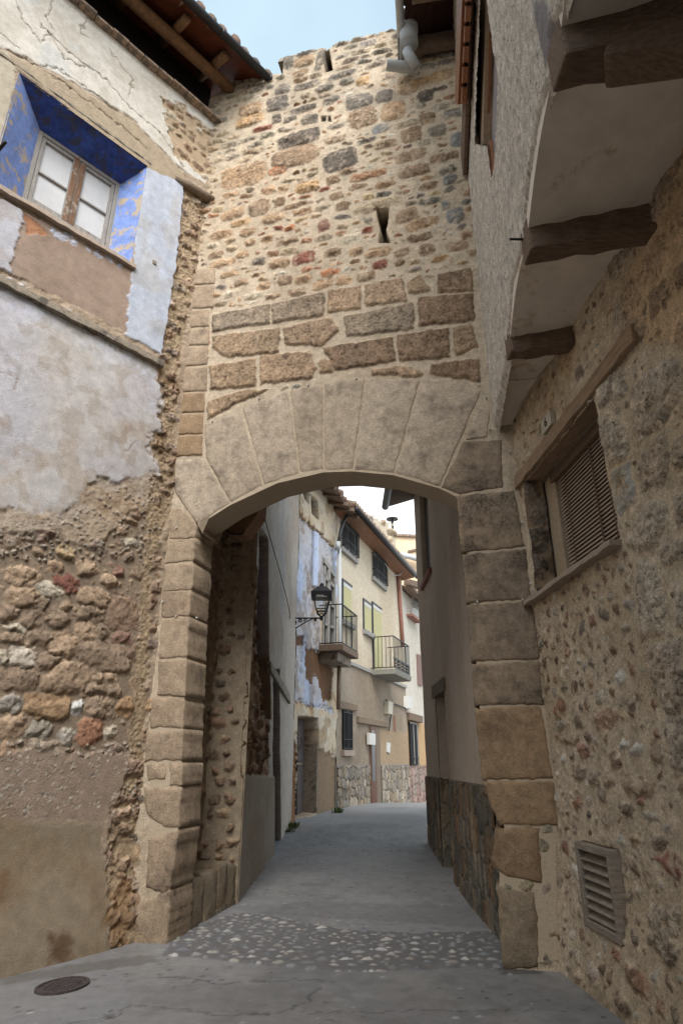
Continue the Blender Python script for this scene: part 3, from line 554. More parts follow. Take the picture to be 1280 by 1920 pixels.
bA=np.array(T.P(-1.73,0,-.04)); bB=np.array(H1.P(0.02,0,.0)); out=np.array([-.40,.08,0])
bnl=float(np.linalg.norm((bB-bA)[:2])); BP=Plane(bA[0],bA[1],(bB-bA)[0],(bB-bA)[1]); bno=MB().prism(BP,[(0,-.1),(bnl,-.1),(bnl,.44),(0,.42)],-.42,-.03).build('stone_bench',M_mort,tw)
e_=[0,.42,.75,1.12,1.38,bnl]
for i in range(5): block('bench_block',BP,[(e_[i]+.004,-.08),(e_[i+1]-.004,-.08),(e_[i+1]-.006,.46+rr.uniform(-.03,.03)),(e_[i]+.006,.47+rr.uniform(-.03,.03))],-.44,.0,B_moss,bno,200+i,.02,.014,.03)
MB().hexa([bA+[.0,0,-.05],bB+[0,.1,-.05],bB+[-.2,.1,-.05],bA+[-.2,0,-.05],bA+[.06,.3,.05],bB+[.05,.1,.07],bB+[-.2,.1,.08],bA+[-.2,.3,.06]]).build('bench_plinth',M_ledge,tw,bev=.02)
side=MB(); Z5=5.75
side.hexa([RC.P(-.1,-.2,-.03),RC.P(1.1,-.2,-.03),RC.P(1.1,-.2,-.6),RC.P(-.1,-.2,-.6),RC.P(-.1,Z5,-.03),RC.P(1.1,Z5,-.03),RC.P(1.1,Z5,-.6),RC.P(-.1,Z5,-.6)])
side.build('passage_side_wall',M_ledge,tw)
MB().box(1.98,2.3,6.3,8.6,-.2,Z5).build('passage_side_wall',M_ledge,tw)
R1=Plane(-1.72,8.15,1,-.2517)
rl=MB().ppx(R1,[(330,850),(500,850),(497,905),(487,932),(484,962),(470,982),(456,1000),(431,1001),(408,985),(330,985)],-.3,0)
rl.build('rear_lintel',mat('passage_plaster',lin(150,118,92),.9,.4,(8,8,8),.2),tw,bev=.015)

# =====================================================  LEFT HOUSE (plane L)
lh=thing('rendered_house',L.P(1.7,0,0),'tall peeling old house on the left with blue-painted window splay and dark eave','house')
BR=lin(176,158,138); WH=lin(214,209,200); PB=lin(180,190,214); LB=lin(196,200,208)
l=HF(L,-.05,3.55,-.18,11.42,.0125,BR,2); l.smear=.15
l.rough(.05,2.2); l.rough(.02,9,2)
l.Po[:]=.45; l.H+=l.w3*.012; l.C*=(1+l.w3*.5)[...,None]
# exposed rubble lower middle
rp=l.px([(-40,1010),(90,1000),(180,1040),(235,960),(300,960),(302,1130),(285,1240),(265,1380),(230,1420),(-40,1410)])
l.area(rp,lin(152,136,118),-.022,.6,.12,.03,big=.2)
S5=lambda x,y:(x/2.56,650+y/2.56); l.collect=[]; l.gain=1.12; l.sat=.68; 
for x,y,wd,ht,cc in [(110,1100,150,85,Tn),(325,1135,115,75,lin(140,82,62)),(245,1170,120,70,W_),(110,1195,150,95,Tn),(220,1230,65,55,B_),(340,1250,85,40,Tn),(50,1275,95,80,B_),(155,1295,125,95,B_),(270,1300,120,85,B_),(465,1205,145,80,Tn),(440,1280,140,75,B_),(75,1348,125,38,W_),(60,1395,110,60,B_),(180,1400,130,90,B_),(410,1370,105,85,Tn),(500,1375,70,55,B_),(320,1425,140,110,Tn),(20,1495,70,70,W_),(115,1490,125,100,lin(200,186,166)),(230,1520,115,95,B_),(505,1485,215,130,B_),(590,1285,130,140,lin(150,118,90)),(100,1595,220,105,B_),(325,1590,230,150,Tn),(475,1590,60,45,Tn),(535,1590,60,55,Tn),(460,1640,105,55,B_),(545,1655,60,55,B_),(235,1455+215+50,215,110,lin(178,138,88)),(50,1730,130,100,lin(160,150,138)),(380,1735,55,70,lin(196,196,194)),(490,1730,140,95,B_),(612,1730,85,85,lin(166,124,74)),(690,1728,70,65,lin(160,122,76)),(60,1810,140,120,Tn),(190,1840,110,80,lin(150,140,122)),(440,1850,115,110,lin(164,110,72)),(325,1868,80,60,lin(176,166,150)),(530,1850,60,45,W_),(320,985,80,50,lin(188,156,100)),(190,990,55,40,B_),(590,880,70,40,Tn),(640,940,90,40,W_),(720,930,50,35,Y_),(570,1080,50,60,lin(140,96,76)),(420,1060,90,60,Tn),(530,1120,90,50,Tn),(270,1655,1,1,Tn)]:
    if wd<5: continue
    X,Y=S5(x,y); a,b=l.px([(X,Y)])[0]; a1,_=l.px([(X+wd/5.12,Y)])[0]; _,b1=l.px([(X,Y-ht/5.12)])[0]
    l.stone(a,b,abs(a1-a)*.96,abs(b1-b)*.98,rr.uniform(-.1,.1),rr.uniform(2.3,3.3),rr.uniform(.028,.045),cc,rr.uniform(.5,1),.07,rr.uniform(-.2,.2))
l.fill(rp,(.09,.17),(.9,2),.008,P_rub+[lin(150,112,88)],(.022,.042),(.4,1),1,angs=.25,warp=.07)
l.fill(rp,(.04,.07),(.9,1.8),.006,P_rub,(.015,.03),(.3,.8),.95,angs=.5)
l.flush(.009,1.25); l.gain=1.0
# rough quoin strip at the corner
qs=l.px([(345,350),(392,385),(372,480),(335,700),(325,900),(322,960),(290,1040),(270,1400),(255,1790),(192,1800),(205,1560),(240,1440),(283,890),(303,690)])
l.area(qs,lin(170,150,124),-.015,.9,.12,.02)
l.fill(qs,(.08,.16),(.8,1.8),.02,P_rub,(.012,.03),(.8,1),.85,angs=.3,warp=.10)
kq=sst(-.05,.05,polydist(qs,l.S,l.Z)); l.H+=kq*(l.w1*.02+l.w3*.025); l.C*=(1+kq*(l.w1*.5+l.w3*.6))[...,None]
l.stain(1.6,.48,.62,(.62,.55,.46),.8,4,4,l.px([(303,690),(335,700),(325,900),(283,890)]))
# upper white peeling plaster
uw=l.px([(-80,-80),(150,0),(425,235),(412,300),(385,345),(330,310),(250,225),(130,150),(20,95),(-80,60)])
l.area(uw,WH,.012,.15,.08,.02); l.stain(3,.5,.64,(.88,.86,.83),.9,3,5,uw); l.stain(2.2,.55,.7,(.90,.96,1.05),.7,5,4,uw)
l.smear=.55; ex=l.px([(305,185),(345,200),(408,260),(412,300),(385,340),(350,300),(325,290),(315,240)]); l.area(ex,lin(186,160,128),-.02,.7,.2,.02,.85); l.fill(ex,(.07,.14),(1.1,2.2),.035,[lin(178,148,108),lin(160,128,94),W_],(.012,.03),(.5,1),.85,angs=.3)
l.smear=.15; l.area(l.px([(-60,60),(15,100),(30,130),(0,350),(-60,340)]),lin(186,176,158),.012,.2,.1,.02)
l.area(l.px([(15,100),(130,155),(250,230),(345,325),(345,352),(270,318),(150,225),(30,128)]),lin(176,160,138),.02,.5,.05,.02)
for pts in ([(30,0),(45,40),(75,80),(90,60),(120,110),(170,130)],[(80,50),(130,100),(200,150),(240,200),(300,250),(345,315)],[(180,15),(150,60),(165,70)],[(15,95),(60,120),(130,165),(210,225),(270,275)],[(-20,50),(30,90)],[(100,0),(90,30),(100,60)],[(200,90),(250,150),(240,180)],[(60,120),(110,130),(180,180),(260,240),(340,320)]):
    l.line(l.px(pts),.016,.012,lin(128,114,98),.6,.12)
# blue paint fields round the window, beside it and below
l.area(l.px([(262,312),(345,345),(332,480),(303,665),(233,628),(240,505),(250,495)]),lin(190,198,214),.022,.0,.05,.01)
l.stain(7,.4,.7,(.86,.88,.92),.6,5,5,l.px([(262,312),(345,345),(303,665),(233,628)]),.3); l.stain(3,.48,.66,(.92,.85,.76),.8,2,5,l.px([(262,312),(345,345),(303,665),(233,628)]))
l.area(l.px([(-60,350),(0,372),(48,398),(45,440),(18,512),(-60,480)]),lin(190,190,200),.02,.0,.06,.01); l.stain(2,.5,.62,(.82,.76,.68),.8,7,4,l.px([(-60,340),(48,398),(18,512),(-60,480)]))
l.area(l.px([(48,398),(120,435),(200,480),(250,500),(240,560),(236,625),(150,580),(18,512),(30,450)]),lin(162,142,128),.006,.15,.08,.008); l.stain(2.5,.4,.7,(.82,.80,.78),.7,1,6,l.px([(18,512),(48,398),(250,500),(236,625)]))
l.area(l.px([(45,398),(75,420),(90,440),(50,440)]),lin(176,128,96),-.004,.6,.05,.01)
for x,y in ((100,432),(122,448),(140,455),(165,470),(185,478),(205,486),(225,500),(130,442),(110,440)): 
    a,b=l.px([(x,y)])[0]; l.stone(a,b,rr.uniform(.03,.07),rr.uniform(.02,.05),rr.uniform(-.6,.6),2.2,.012,lin(188,192,214),0,.08)
# lower white wall
lw=l.px([(-80,470),(0,520),(303,690),(298,770),(284,888),(200,905),(130,950),(60,968),(-80,955)])
l.area(lw,lin(202,204,212),.012,.05,.22,.05,big=.3); l.area([(a,b-.25) for a,b in lw],lin(190,180,170),None,None,.3,.16,.45,.3)
l.stain(1.3,.32,.74,(.93,.90,.85),.6,3,6,lw); l.stain(4,.54,.62,(.84,.74,.62),.6,5,5,l.px([(-80,800),(284,800),(284,960),(-80,990)]))
l.stain(7,.58,.66,(.75,.68,.6),.55,6,4,lw); l.stain(1.1,.35,.7,(.94,.97,1.08),.8,5,4,lw); l.stain(5,.45,.7,(.9,.86,.8),.5,1,5,lw)
for pts in ([(0,700),(30,710),(28,730)],[(230,850),(260,825)],[(150,600),(200,640),(220,660)]): l.line(l.px(pts),.012,.005,lin(160,142,122),.5,.12)
# gravelly render below, pinkish coat, grey cement skirting
l.area(l.px([(-60,1410),(230,1410),(240,1440),(225,1480),(205,1545),(-60,1540)]),lin(158,140,126),.01,.4,.2,.02,.8)
for _ in range(600):
    a,b=l.px([(rr.uniform(-10,300),rr.uniform(900,1050) if rr.random()<.6 else rr.uniform(1390,1530))])[0]
    if polydist(lw,np.array([[a]]),np.array([[b]]))[0,0]>-.08: continue
    l.stone(a,b,rr.uniform(.008,.02),rr.uniform(.007,.014),rr.uniform(-1,1),2,.016,lin(186,172,154),0,.01)
cs=l.px([(-60,1535),(188,1545),(195,1640),(192,1700),(190,1800),(190,1900),(-60,1900)])
l.area(cs,lin(154,140,120),.015,.05,.12,.04); l.area(l.px([(85,1745),(118,1745),(125,1800),(80,1800)]),lin(110,86,66),None,None,.15,.05,.9); l.area(l.px([(-20,1640),(12,1640),(10,1700),(-20,1690)]),lin(140,112,88),None,None,.15,.05,.7)
l.area(l.px([(225,1640),(240,1660),(240,1700),(228,1790),(195,1800),(190,1700)]),lin(140,106,66),None,.6,.2,.04,.6)
l.stain(2,.5,.68,(.86,.80,.72),.8,4,4,cs)
# batter at the foot
l.H+=.25*(1-sst(-.2,1.0,l.Z))*.5
WO=(1.0,2.75,7.72,9.50); WI=(1.19,2.33,8.04,9.27)
l.hole([(WO[0],WO[2]),(WO[1],WO[2]),(WO[1],WO[3]),(WO[0],WO[3])])
l.build('wall',PLAST,lh)
bk=MB(); bk.pbox(L,-.1,WO[0]-.02,-.3,11.4,-.6,-.12); bk.pbox(L,WO[1]+.02,14,-.3,11.4,-.6,-.12); bk.pbox(L,WO[0]-.02,WO[1]+.02,-.3,WO[2]-.02,-.6,-.12); bk.pbox(L,WO[0]-.02,WO[1]+.02,WO[3]+.02,11.4,-.6,-.12)
bk.pbox(L,3.5,14,-.3,11.4,-.2,0); bk.build('wall_core',M_ledge,lh)
# splayed reveals
def quad(mb,A,B,C,D,th=.02):
    A,B,C,D=[Vector(q) for q in (A,B,C,D)]; n=(B-A).cross(D-A).normalized()*th
    mb.hexa([A,B,C,D,A+n,B+n,C+n,D+n])
def reveal(corners_o,corners_i,ho,hi,pl,i,j):
    m_=MB(); N_=14; g=[]
    for a in range(N_+1):
        for b in range(9):
            f=a/N_; q=b/8
            o=[corners_o[i][k]*(1-f)+corners_o[j][k]*f for k in (0,1)]; n=[corners_i[i][k]*(1-f)+corners_i[j][k]*f for k in (0,1)]
            s_=o[0]*(1-q)+n[0]*q; z_=o[1]*(1-q)+n[1]*q; h_=ho*(1-q)+hi*q
            nn=(float(fbm(np.array(f*3.),np.array(q*2.+i),2,2,3))-.5)*.05*(0<q<1)
            g.append(pl.P(s_+nn*(i!=j),z_+nn,h_))
    for a in range(N_):
        for b in range(8): m_.f.append((a*9+b,a*9+b+1,(a+1)*9+b+1,(a+1)*9+b))
    m_.v=g; return m_
co_=[(WO[0]-.02,WO[2]-.02),(WO[1]+.02,WO[2]-.02),(WO[1]+.02,WO[3]+.02),(WO[0]-.02,WO[3]+.02)]; ci_=[(WI[0],WI[2]),(WI[1],WI[2]),(WI[1],WI[3]),(WI[0],WI[3])]
HI=-.33
wn=MB(); wn.pbox(L,WI[0]-.02,WI[1]+.02,WI[2]-.05,WI[3]+.05,HI-.25,HI-.12); win=wn.build('window',M_dark,lh)
reveal(co_,ci_,.018,HI,L,2,3).build('painted_lintel_splay',M_blue,win,smooth=True)
reveal(co_,ci_,.018,HI,L,1,2).build('far_splay',M_bluelt,win,smooth=True)
reveal(co_,ci_,.018,HI,L,3,0).build('near_splay',M_bluelt,win,smooth=True)
reveal(co_,ci_,.018,HI,L,0,1).build('sill_slope',M_sill,win,smooth=True)
a0,a1,z0,z1=WI; fw=.055
fr=MB()
for b in ((a0,a0+fw,z0,z1),(a1-fw,a1,z0,z1),(a0+fw,a1-fw,z1-fw,z1),(a0+fw,a1-fw,z0,z0+fw)): fr.pbox(L,*b,HI-.08,HI+.0)
fr.build('frame',M_frame,win,bev=.006)
mid=(a0+a1)/2
for sx in (-1,1):
    b0,b1=(a0+fw+.004,mid-.002) if sx<0 else (mid+.002,a1-fw-.004); ca=MB(); q0,q1=z0+fw+.004,z1-fw-.004; zc=(q0+q1)/2-.02
    inner=.085; outer=.05; l0,l1=(outer,inner) if sx<0 else (inner,outer)
    for b in ((b0,b0+l0,q0,q1),(b1-l1,b1,q0,q1),(b0+l0,b1-l1,q0,q0+.07),(b0+l0,b1-l1,q1-.05,q1)): ca.pbox(L,*b,HI-.07,HI-.015)
    ca.pbox(L,b0+l0,b1-l1,zc-.014,zc+.014,HI-.065,HI-.02)
    ca.build('casement',M_frame,win,bev=.005)
    MB().pbox(L,*((b1-l1+.01,b1-.004) if sx<0 else (b0+.004,b0+l0-.01)),q0,q1,HI-.02,HI-.006).build('meeting_stile',M_framew,win,bev=.004)
    for p0,p1 in ((q0+.06,zc-.012),(zc+.012,q1-.045)): MB().pbox(L,b0+l0-.01,b1-l1+.01,p0,p1,HI-.055,HI-.048).build('pane',M_curt,win)
def wavybar(pl,p0,p1,h0,h1,th,n=14,seed=0,jz=.008,jh=.008):
    """a long ledge/beam with an uneven outline; p0,p1=(s,z)"""
    rg=random.Random(seed); m_=MB(); v=[]
    for i in range(n+1):
        f=i/n; s_=p0[0]+(p1[0]-p0[0])*f; z_=p0[1]+(p1[1]-p0[1])*f; a,b,c,d=[rg.uniform(-1,1) for _ in range(4)]
        v+=[pl.P(s_,z_-th/2+a*jz,h0),pl.P(s_,z_-th/2+a*jz,h1+c*jh),pl.P(s_,z_+th/2+b*jz,h1+c*jh*.6-.01),pl.P(s_,z_+th/2+b*jz,h0)]
    f=[(i*4+k,i*4+(k+1)%4,(i+1)*4+(k+1)%4,(i+1)*4+k) for i in range(n) for k in range(4)]+[(3,2,1,0),(n*4,n*4+1,n*4+2,n*4+3)]
    m_.v=v; m_.f=f; return m_
wavybar(L,(.95,7.68),(3.2,7.66),-.05,.07,.07,24,3).build('window_sill',M_sill,lh,bev=.006)
wavybar(L,(.38,6.44),(3.5,6.52),-.05,.08,.10,30,4).build('string_course',M_ledge,lh,bev=.01)
wavybar(L,(.95,9.60),(3.3,9.62),-.05,.03,.05,24,5).build('lintel_moulding',M_ledge,lh,bev=.008)
MB().tube([L.P(.55,9.66,.0),L.P(.35,9.67,.03),L.P(.05,9.68,.06),L.P(-.08,9.68,.07)],[.05,.07,.075,.07],12,jit=.08).build('beam_end',M_beamg,lh,smooth=True)
ht=MB(); rr=random.Random(21)
for i in range(15):
    a=-.15+i*.25; dz=rr.uniform(-.012,.012); dh=rr.uniform(-.015,.015); ht.pbox(L,a,a+.243,11.38+dz,11.43+dz,-.1,.13+dh)
ht.build('tile_course',M_tile2,lh,bev=.01)
# window hook
MB().tube([L.P(2.72,8.0,.02),L.P(2.78,8.03,.14),L.P(2.76,8.07,.30)],[.018,.02,.022],8).build('iron_hook',M_iron,lh,smooth=True)
MB().prism(L,[(x+L.px(288,494)[0],z+L.px(288,494)[1]) for x,z in ((-.03,-.03),(.03,-.03),(.03,.03),(-.03,.03))],-.01,.035).build('junction_box',M_ledge,lh,bev=.008)
# eave
rf=MB()
def slab(mb,pl,s0,s1,hA,zA,hB,zB,th): mb.hexa([pl.P(s0,zA,hA),pl.P(s1,zA,hA),pl.P(s1,zB,hB),pl.P(s0,zB,hB),pl.P(s0,zA+th,hA),pl.P(s1,zA+th,hA),pl.P(s1,zB+th,hB),pl.P(s0,zB+th,hB)])
slab(rf,L,-.45,14,-1.2,12.88,.76,12.18,.03); roof=rf.build('roof',M_board,lh)
tl=MB(); rr=random.Random(31)
for i in range(64):
    s_=-.42+i*.225; j=rr.uniform(-.02,.02)
    for k,(hh,zz) in enumerate(((.80,12.26),(.45,12.41),(.08,12.54),(-.3,12.68))):
        r_=.095
        tl.tube([L.P(s_+j,zz+rr.uniform(-.01,.02),hh+rr.uniform(-.03,.03)),L.P(s_+j,zz+.16,hh-.42)],[r_,r_*.85],8)
tl.build('roof_tiles',M_tile,roof,smooth=True)
g_=MB().tube([L.P(-.46,12.13,.82),L.P(14,12.13,.82)],.065,12); g_.tube([L.P(-.46,12.13,.82),L.P(-.42,12.13,.82)],.07,12)
for i in range(8): g_.tube([L.P(.5+i*1.2,12.13,.82),L.P(.54+i*1.2,12.13,.82)],.07,12)
g_.build('gutter',M_gut,roof,smooth=True)
MB().tube([L.P(-.3,12.12,.22),L.P(1.5,12.13,.2),L.P(4,12.1,.22),L.P(13,12.1,.2)],[.09,.10,.09,.1],12).build('wall_plate_log',M_log,roof,smooth=True)
for s_ in (.25,.98,1.75,2.5,3.4,4.5,6):
    MB().tube([L.P(s_,12.46,-.2),L.P(s_+.02,12.24,.35),L.P(s_+.03,12.13,.60)],[.07,.075,.07],10,jit=.06).build('rafter',M_log,roof,smooth=True)
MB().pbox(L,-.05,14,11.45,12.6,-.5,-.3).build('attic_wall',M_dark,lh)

# =====================================================  RIGHT HOUSE (planes R and FA)
rh=thing('jettied_house',R.P(2,0,0),'stone house on the right whose rough plastered upper floor juts out on timber beams','house')
RM=lin(204,188,166)
r=HF(R,-.1,4.2,-.15,5.35,.011,RM,3); r.smear=.6; r.gain=1.15; r.sat=.55; r.H+=r.w3*.012; r.C*=(1+r.w3*.45)[...,None]
S8=lambda x,y:(780+x/2.56,1250+y/2.56); S7=lambda x,y:(780+x/2.56,700+y/2.56)
PINKM=lin(170,146,122)
for poly in ([(875,215),(930,190),(1000,250),(1020,330),(1000,430),(940,460),(900,350)],[(1060,370),(1200,270),(1225,400),(1210,520),(1110,600),(1060,480)],[(1020,60),(1180,-60),(1280,-60),(1290,100),(1180,260),(1050,340),(1030,200)],[(1230,330),(1290,280),(1330,400),(1300,470),(1240,450)],[(1020,740),(1100,640),(1180,600),(1225,690),(1180,830),(1060,870),(1010,820)],[(1165,820),(1290,770),(1290,900),(1175,935)],[(1230,560),(1310,560),(1310,760),(1250,760)],[(1060,900),(1140,880),(1200,1080),(1200,1250),(1080,1290)],[(1095,1310),(1290,1260),(1300,1500),(1290,1650),(1200,1640),(1130,1500)],[(1230,1000),(1310,960),(1310,1230),(1240,1230)],[(865,60),(980,-60),(1010,-30),(1000,110),(880,180)]):
    r.poly(r.px([S7(*q) for q in poly]),.035,lin(196,174,144) if rr.random()<.6 else lin(186,162,132),.9,.09,.05)
r.poly(r.px([S7(*q) for q in [(935,470),(1020,415),(1060,560),(1050,620),(975,700),(945,600)]]),.03,lin(172,172,166),.1,.05,.04)
for poly in ([(1120,1150),(1280,1130),(1300,1480),(1260,1440),(1140,1330)],[(1210,240),(1300,200),(1300,500),(1240,520),(1200,330)]):
    r.poly(r.px([S8(*q) for q in poly]),.035,lin(188,166,138),.9,.09,.05)
for x,y,wd,ht,cc in [(900,255,120,100,lin(190,142,104)),(980,55,55,80,lin(200,194,184)),(885,145,60,60,lin(190,178,150)),(735,350,75,60,Tn),(700,270,55,60,W_),(690,200,45,80,O_),(1045,205,30,80,B_),(1070,580,175,80,lin(168,134,98)),(1085,640,50,40,lin(180,120,90)),(795,405,50,60,lin(176,112,80)),(770,270,45,60,B_),(820,330,40,60,B_),(995,235,60,35,Y_),(995,375,60,35,lin(212,206,196)),(1060,400,80,50,lin(206,198,186)),(955,450,65,90,lin(178,142,110)),(780,510,60,80,B_),(1155,410,60,110,Tn),(780,655,40,50,O_),(890,615,50,60,B_),(1235,955,90,105,lin(168,98,72)),(1180,925,30,40,lin(160,92,70)),(1055,830,60,40,Y_),(1175,850,70,60,B_),(1125,725,75,60,W_),(1010,1380,40,40,lin(160,84,60)),(910,1465,60,100,lin(198,176,158)),(1120,1510,120,110,lin(180,126,84)),(1060,1610,80,70,B_),(850,540,60,50,B_),(1010,685,60,70,B_),(930,540,60,60,Tn),(1130,1510,1,1,B_)]:
    if wd<5: continue
    X,Y=S8(x,y); a,b=r.px([(X,Y)])[0]; a1,_=r.px([(X+wd/5.12,Y)])[0]; _,b1=r.px([(X,Y-ht/5.12)])[0]
    r.stone(a,b,abs(a1-a),abs(b1-b),rr.uniform(-.2,.2),rr.uniform(2,3),rr.uniform(.025,.045),cc,rr.uniform(.2,.8),.05,rr.uniform(-.3,.3))
big=r.px([(1180,640),(1300,500),(1300,1400),(1200,1400)])
r.fill([(2.3,-.1),(4.3,-.1),(4.3,5.4),(2.3,5.4)],(.22,.38),(.9,1.6),.06,[lin(184,162,134),lin(174,150,122),lin(190,168,140)],(.02,.04),(.8,1),1,(2.6,4),.15,.3,.1)
r.fill([(0,-.1),(2.4,-.1),(2.4,3.1),(0,3.1)],(.06,.11),(.7,1.7),.055,P_small,(.012,.03),(.1,.7),.7,(1.9,3),.6,.45)
r.fill([(0,-.1),(4.3,-.1),(4.3,5.4),(0,5.4)],(.03,.055),(.8,1.8),.05,P_small,(.01,.022),(.1,.5),.5,(1.9,3),.8,.4)
r.fill([(0,4.4),(2.4,4.4),(2.4,5.4),(0,5.4)],(.12,.22),(.9,1.8),.04,[lin(160,140,112),lin(150,128,98)],(.015,.03),(.8,1),.9,(2.6,4),.2)
r.rough(.05,2); r.rough(.016,11)
r.stain(1.3,.45,.65,(.86,.82,.76),.8,2); r.stain(1.5,.5,.68,(.95,.8,.62),.8,3,4,[(1.6,3.4),(4.3,3.4),(4.3,5.4),(.3,5.4)])
r.stain(2,.4,.6,(.74,.72,.68),.7,5,4,[(-.2,-.2),(4.3,-.2),(4.3,.5),(-.2,.5)])
# old slab edge next to the jamb
r.H+=.12*(1-sst(0,.9,r.Z))
RO=(.17,1.82,3.12,4.33)
vq=r.px([(1092,1576),(1158,1590),(1180,1778),(1112,1738)]); va=(sum(q[0] for q in vq)/4,); 
VO=(.47,1.06,.43,1.01)
r.hole([(RO[0],RO[2]),(RO[1],RO[2]),(RO[1],RO[3]),(RO[0],RO[3])])
r.pit([(VO[0],VO[2]),(VO[1],VO[2]),(VO[1],VO[3]),(VO[0],VO[3])],.12,lin(30,28,26))
r.build('wall',STONE,rh)
bk=MB(); bk.pbox(R,-.1,RO[0],-.3,5.3,-.6,-.16); bk.pbox(R,RO[1],13,-.3,5.3,-.6,-.16); bk.pbox(R,RO[0],RO[1],-.3,RO[2],-.6,-.16); bk.pbox(R,RO[0],RO[1],RO[3],5.3,-.6,-.16); bk.pbox(R,4.15,13,-.3,5.3,-.2,0)
bk.build('wall_core',M_ledge,rh)
# window with reveals, frame and roll-up slat blind
wi=MB(); wi.pbox(R,RO[0],RO[1],RO[2],RO[3],-.45,-.4); wr=wi.build('window',M_dark,rh)
dj=HF(Plane(*R.P(RO[0]+.005,0,.03)[:2],*[-R.n[0]+.30*R.d[0],-R.n[1]+.30*R.d[1]]),0,.20,RO[2],RO[3]+.05,.011,lin(140,120,98),6); dj.pl.n=(R.d[0],R.d[1])
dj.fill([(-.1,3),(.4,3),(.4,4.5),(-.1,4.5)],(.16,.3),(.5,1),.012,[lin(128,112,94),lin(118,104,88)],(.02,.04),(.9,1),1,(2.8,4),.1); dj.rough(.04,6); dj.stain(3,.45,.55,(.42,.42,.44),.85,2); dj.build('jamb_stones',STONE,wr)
MB().prism(R,[(RO[0]+.04,RO[2]),(RO[0]+.28,RO[2]),(RO[0]+.28,RO[3]),(RO[0]+.04,RO[3])],-.5,-.19).build('plaster_cheek',M_conc2,wr,bev=.01)
MB().pbox(R,RO[1]-.02,RO[1]+.02,RO[2],RO[3],-.4,-.02).build('near_cheek',M_ledge,wr)
bl0,bl1=RO[0]+.30,RO[1]-.02
MB().pbox(R,RO[0]+.22,RO[1],RO[3]-.10,RO[3]-.0,-.36,-.17).build('blind_box',M_beam,wr,bev=.006)
sl_=MB(); z=RO[2]+.03; i=0
while z<RO[3]-.1:
    sl_.hexa([R.P(bl0,z,-.215),R.P(bl1,z,-.215),R.P(bl1,z+.028,-.232),R.P(bl0,z+.028,-.232),R.P(bl0,z+.003,-.209),R.P(bl1,z+.003,-.209),R.P(bl1,z+.031,-.226),R.P(bl0,z+.031,-.226)]); z+=.0375
sl_.build('blind_slats',M_blind,wr); MB().pbox(R,bl0,bl1,RO[2]+.02,RO[3]-.08,-.26,-.25).build('blind_backing',M_dark,wr)
cdm=MB()
for s_,c in ((bl0+.2,0),(bl1-.35,0),(bl0+.75,1)): cdm.tube([R.P(s_,RO[3]-.08,-.196),R.P(s_,RO[2]+.03,-.196)],.004+.003*c,6)
cdm.build('blind_cords',mat('blind_cord',lin(120,96,84),.8,0,(3,3,3),.1),wr)
wavybar(R,(RO[0]-.22,RO[2]-.03),(RO[1]+.02,RO[2]-.02),-.25,.10,.05,18,8).build('window_sill',M_sill,rh,bev=.006)
sg=wavybar(R,(-.08,4.42),(2.52,4.44),-.18,.05,.15,18,9,.006); sg.build('timber_lintel',mat('lintel_timber',lin(150,128,106),.9,.7,(30,5,40),.35,dist=.012),rh,bev=.01)
MB().pbox(R,RO[0]-.04,RO[1]+.1,RO[3]-.004,RO[3]+.05,-.4,-.19).build('lintel_soffit',M_beam,rh)
# louvred vent
vf=MB(); fw=.05; a0,a1,z0,z1=VO
for b in ((a0,a0+fw,z0,z1),(a1-fw,a1,z0,z1),(a0+fw,a1-fw,z1-fw,z1),(a0+fw,a1-fw,z0,z0+fw)): vf.pbox(R,*b,-.05,.075)
vt=vf.build('vent',M_vent,rh,bev=.005)
for i in range(7):
    z=z0+fw+.02+i*.066; MB().hexa([R.P(a0+fw,z-.014,.045),R.P(a1-fw,z-.014,.045),R.P(a1-fw,z+.034,-.01),R.P(a0+fw,z+.034,-.01),R.P(a0+fw,z-.002,.058),R.P(a1-fw,z-.002,.058),R.P(a1-fw,z+.046,.0),R.P(a0+fw,z+.046,.0)]).build('louvre',M_vent,vt,bev=.003)
MB().pbox(R,a0+fw,a1-fw,z0+fw,z1-fw,-.09,-.05).build('backing',M_dark,vt)
# fascia wall of the jetty
ff=HF(FA,-.2,5.4,4.9,12.2,.016,lin(212,203,192),4)
edge=[(925,822),(938,745),(947,690),(952,650),(955,600),(960,540),(972,500),(985,470),(982,420),(985,400),(990,350),(1000,290),(1008,240),(1020,195),(1035,160),(1030,90),(1036,60),(1048,40)]
ep=FA.pts(edge)+[(5.4,5.1)]; ea=np.array([p[0] for p in ep]); ez=np.array([p[1] for p in ep]); o_=np.argsort(ea)
zl=np.interp(ff.S,ea[o_],ez[o_]); ff.keep&=ff.Z>zl-.0
# trowel-dragged vertical texture
dr=fbm(ff.S*7,ff.Z*.9,5,4,3); dr2=fbm(ff.S*16,ff.Z*3.2,5,3,5); ff.H+=.028*(dr-.5)+.018*(dr2-.5)
ff.C*=(1-.40*sst(.56,.72,dr2)*.8)[...,None]*np.array([1,1,1]); ff.C*=(1+.14*(dr-.5))[...,None]; ff.Po[:]=.7
gp=ff.px([(998,0),(1022,0),(1040,60),(1028,110),(1022,125),(1010,70)]); ff.area(gp,lin(128,124,130),.005,.1,.05,.02,.85)
ff.H+=-.05*(1-sst(0,.12,ff.Z-zl))
wh=FA.pts([(900,-10),(889,268),(912,272),(921,345),(929,250),(933,150),(924,90),(910,-10)])
ff.hole(wh)
jt=ff.build('jetty_front',STONE,rh)
bx=MB(); zb=5.35
bx.pbox(FA,-.2,.80,5.2,12.0,-.5,-.03); bx.pbox(FA,3.2,12,5.3,12.0,-.5,-.05); bx.pbox(FA,.8,3.2,5.3,6.7,-.5,-.05); bx.pbox(FA,.8,3.2,9.6,12,-.5,-.05); bx.pbox(FA,5.3,12,5.1,12.0,-.3,0)
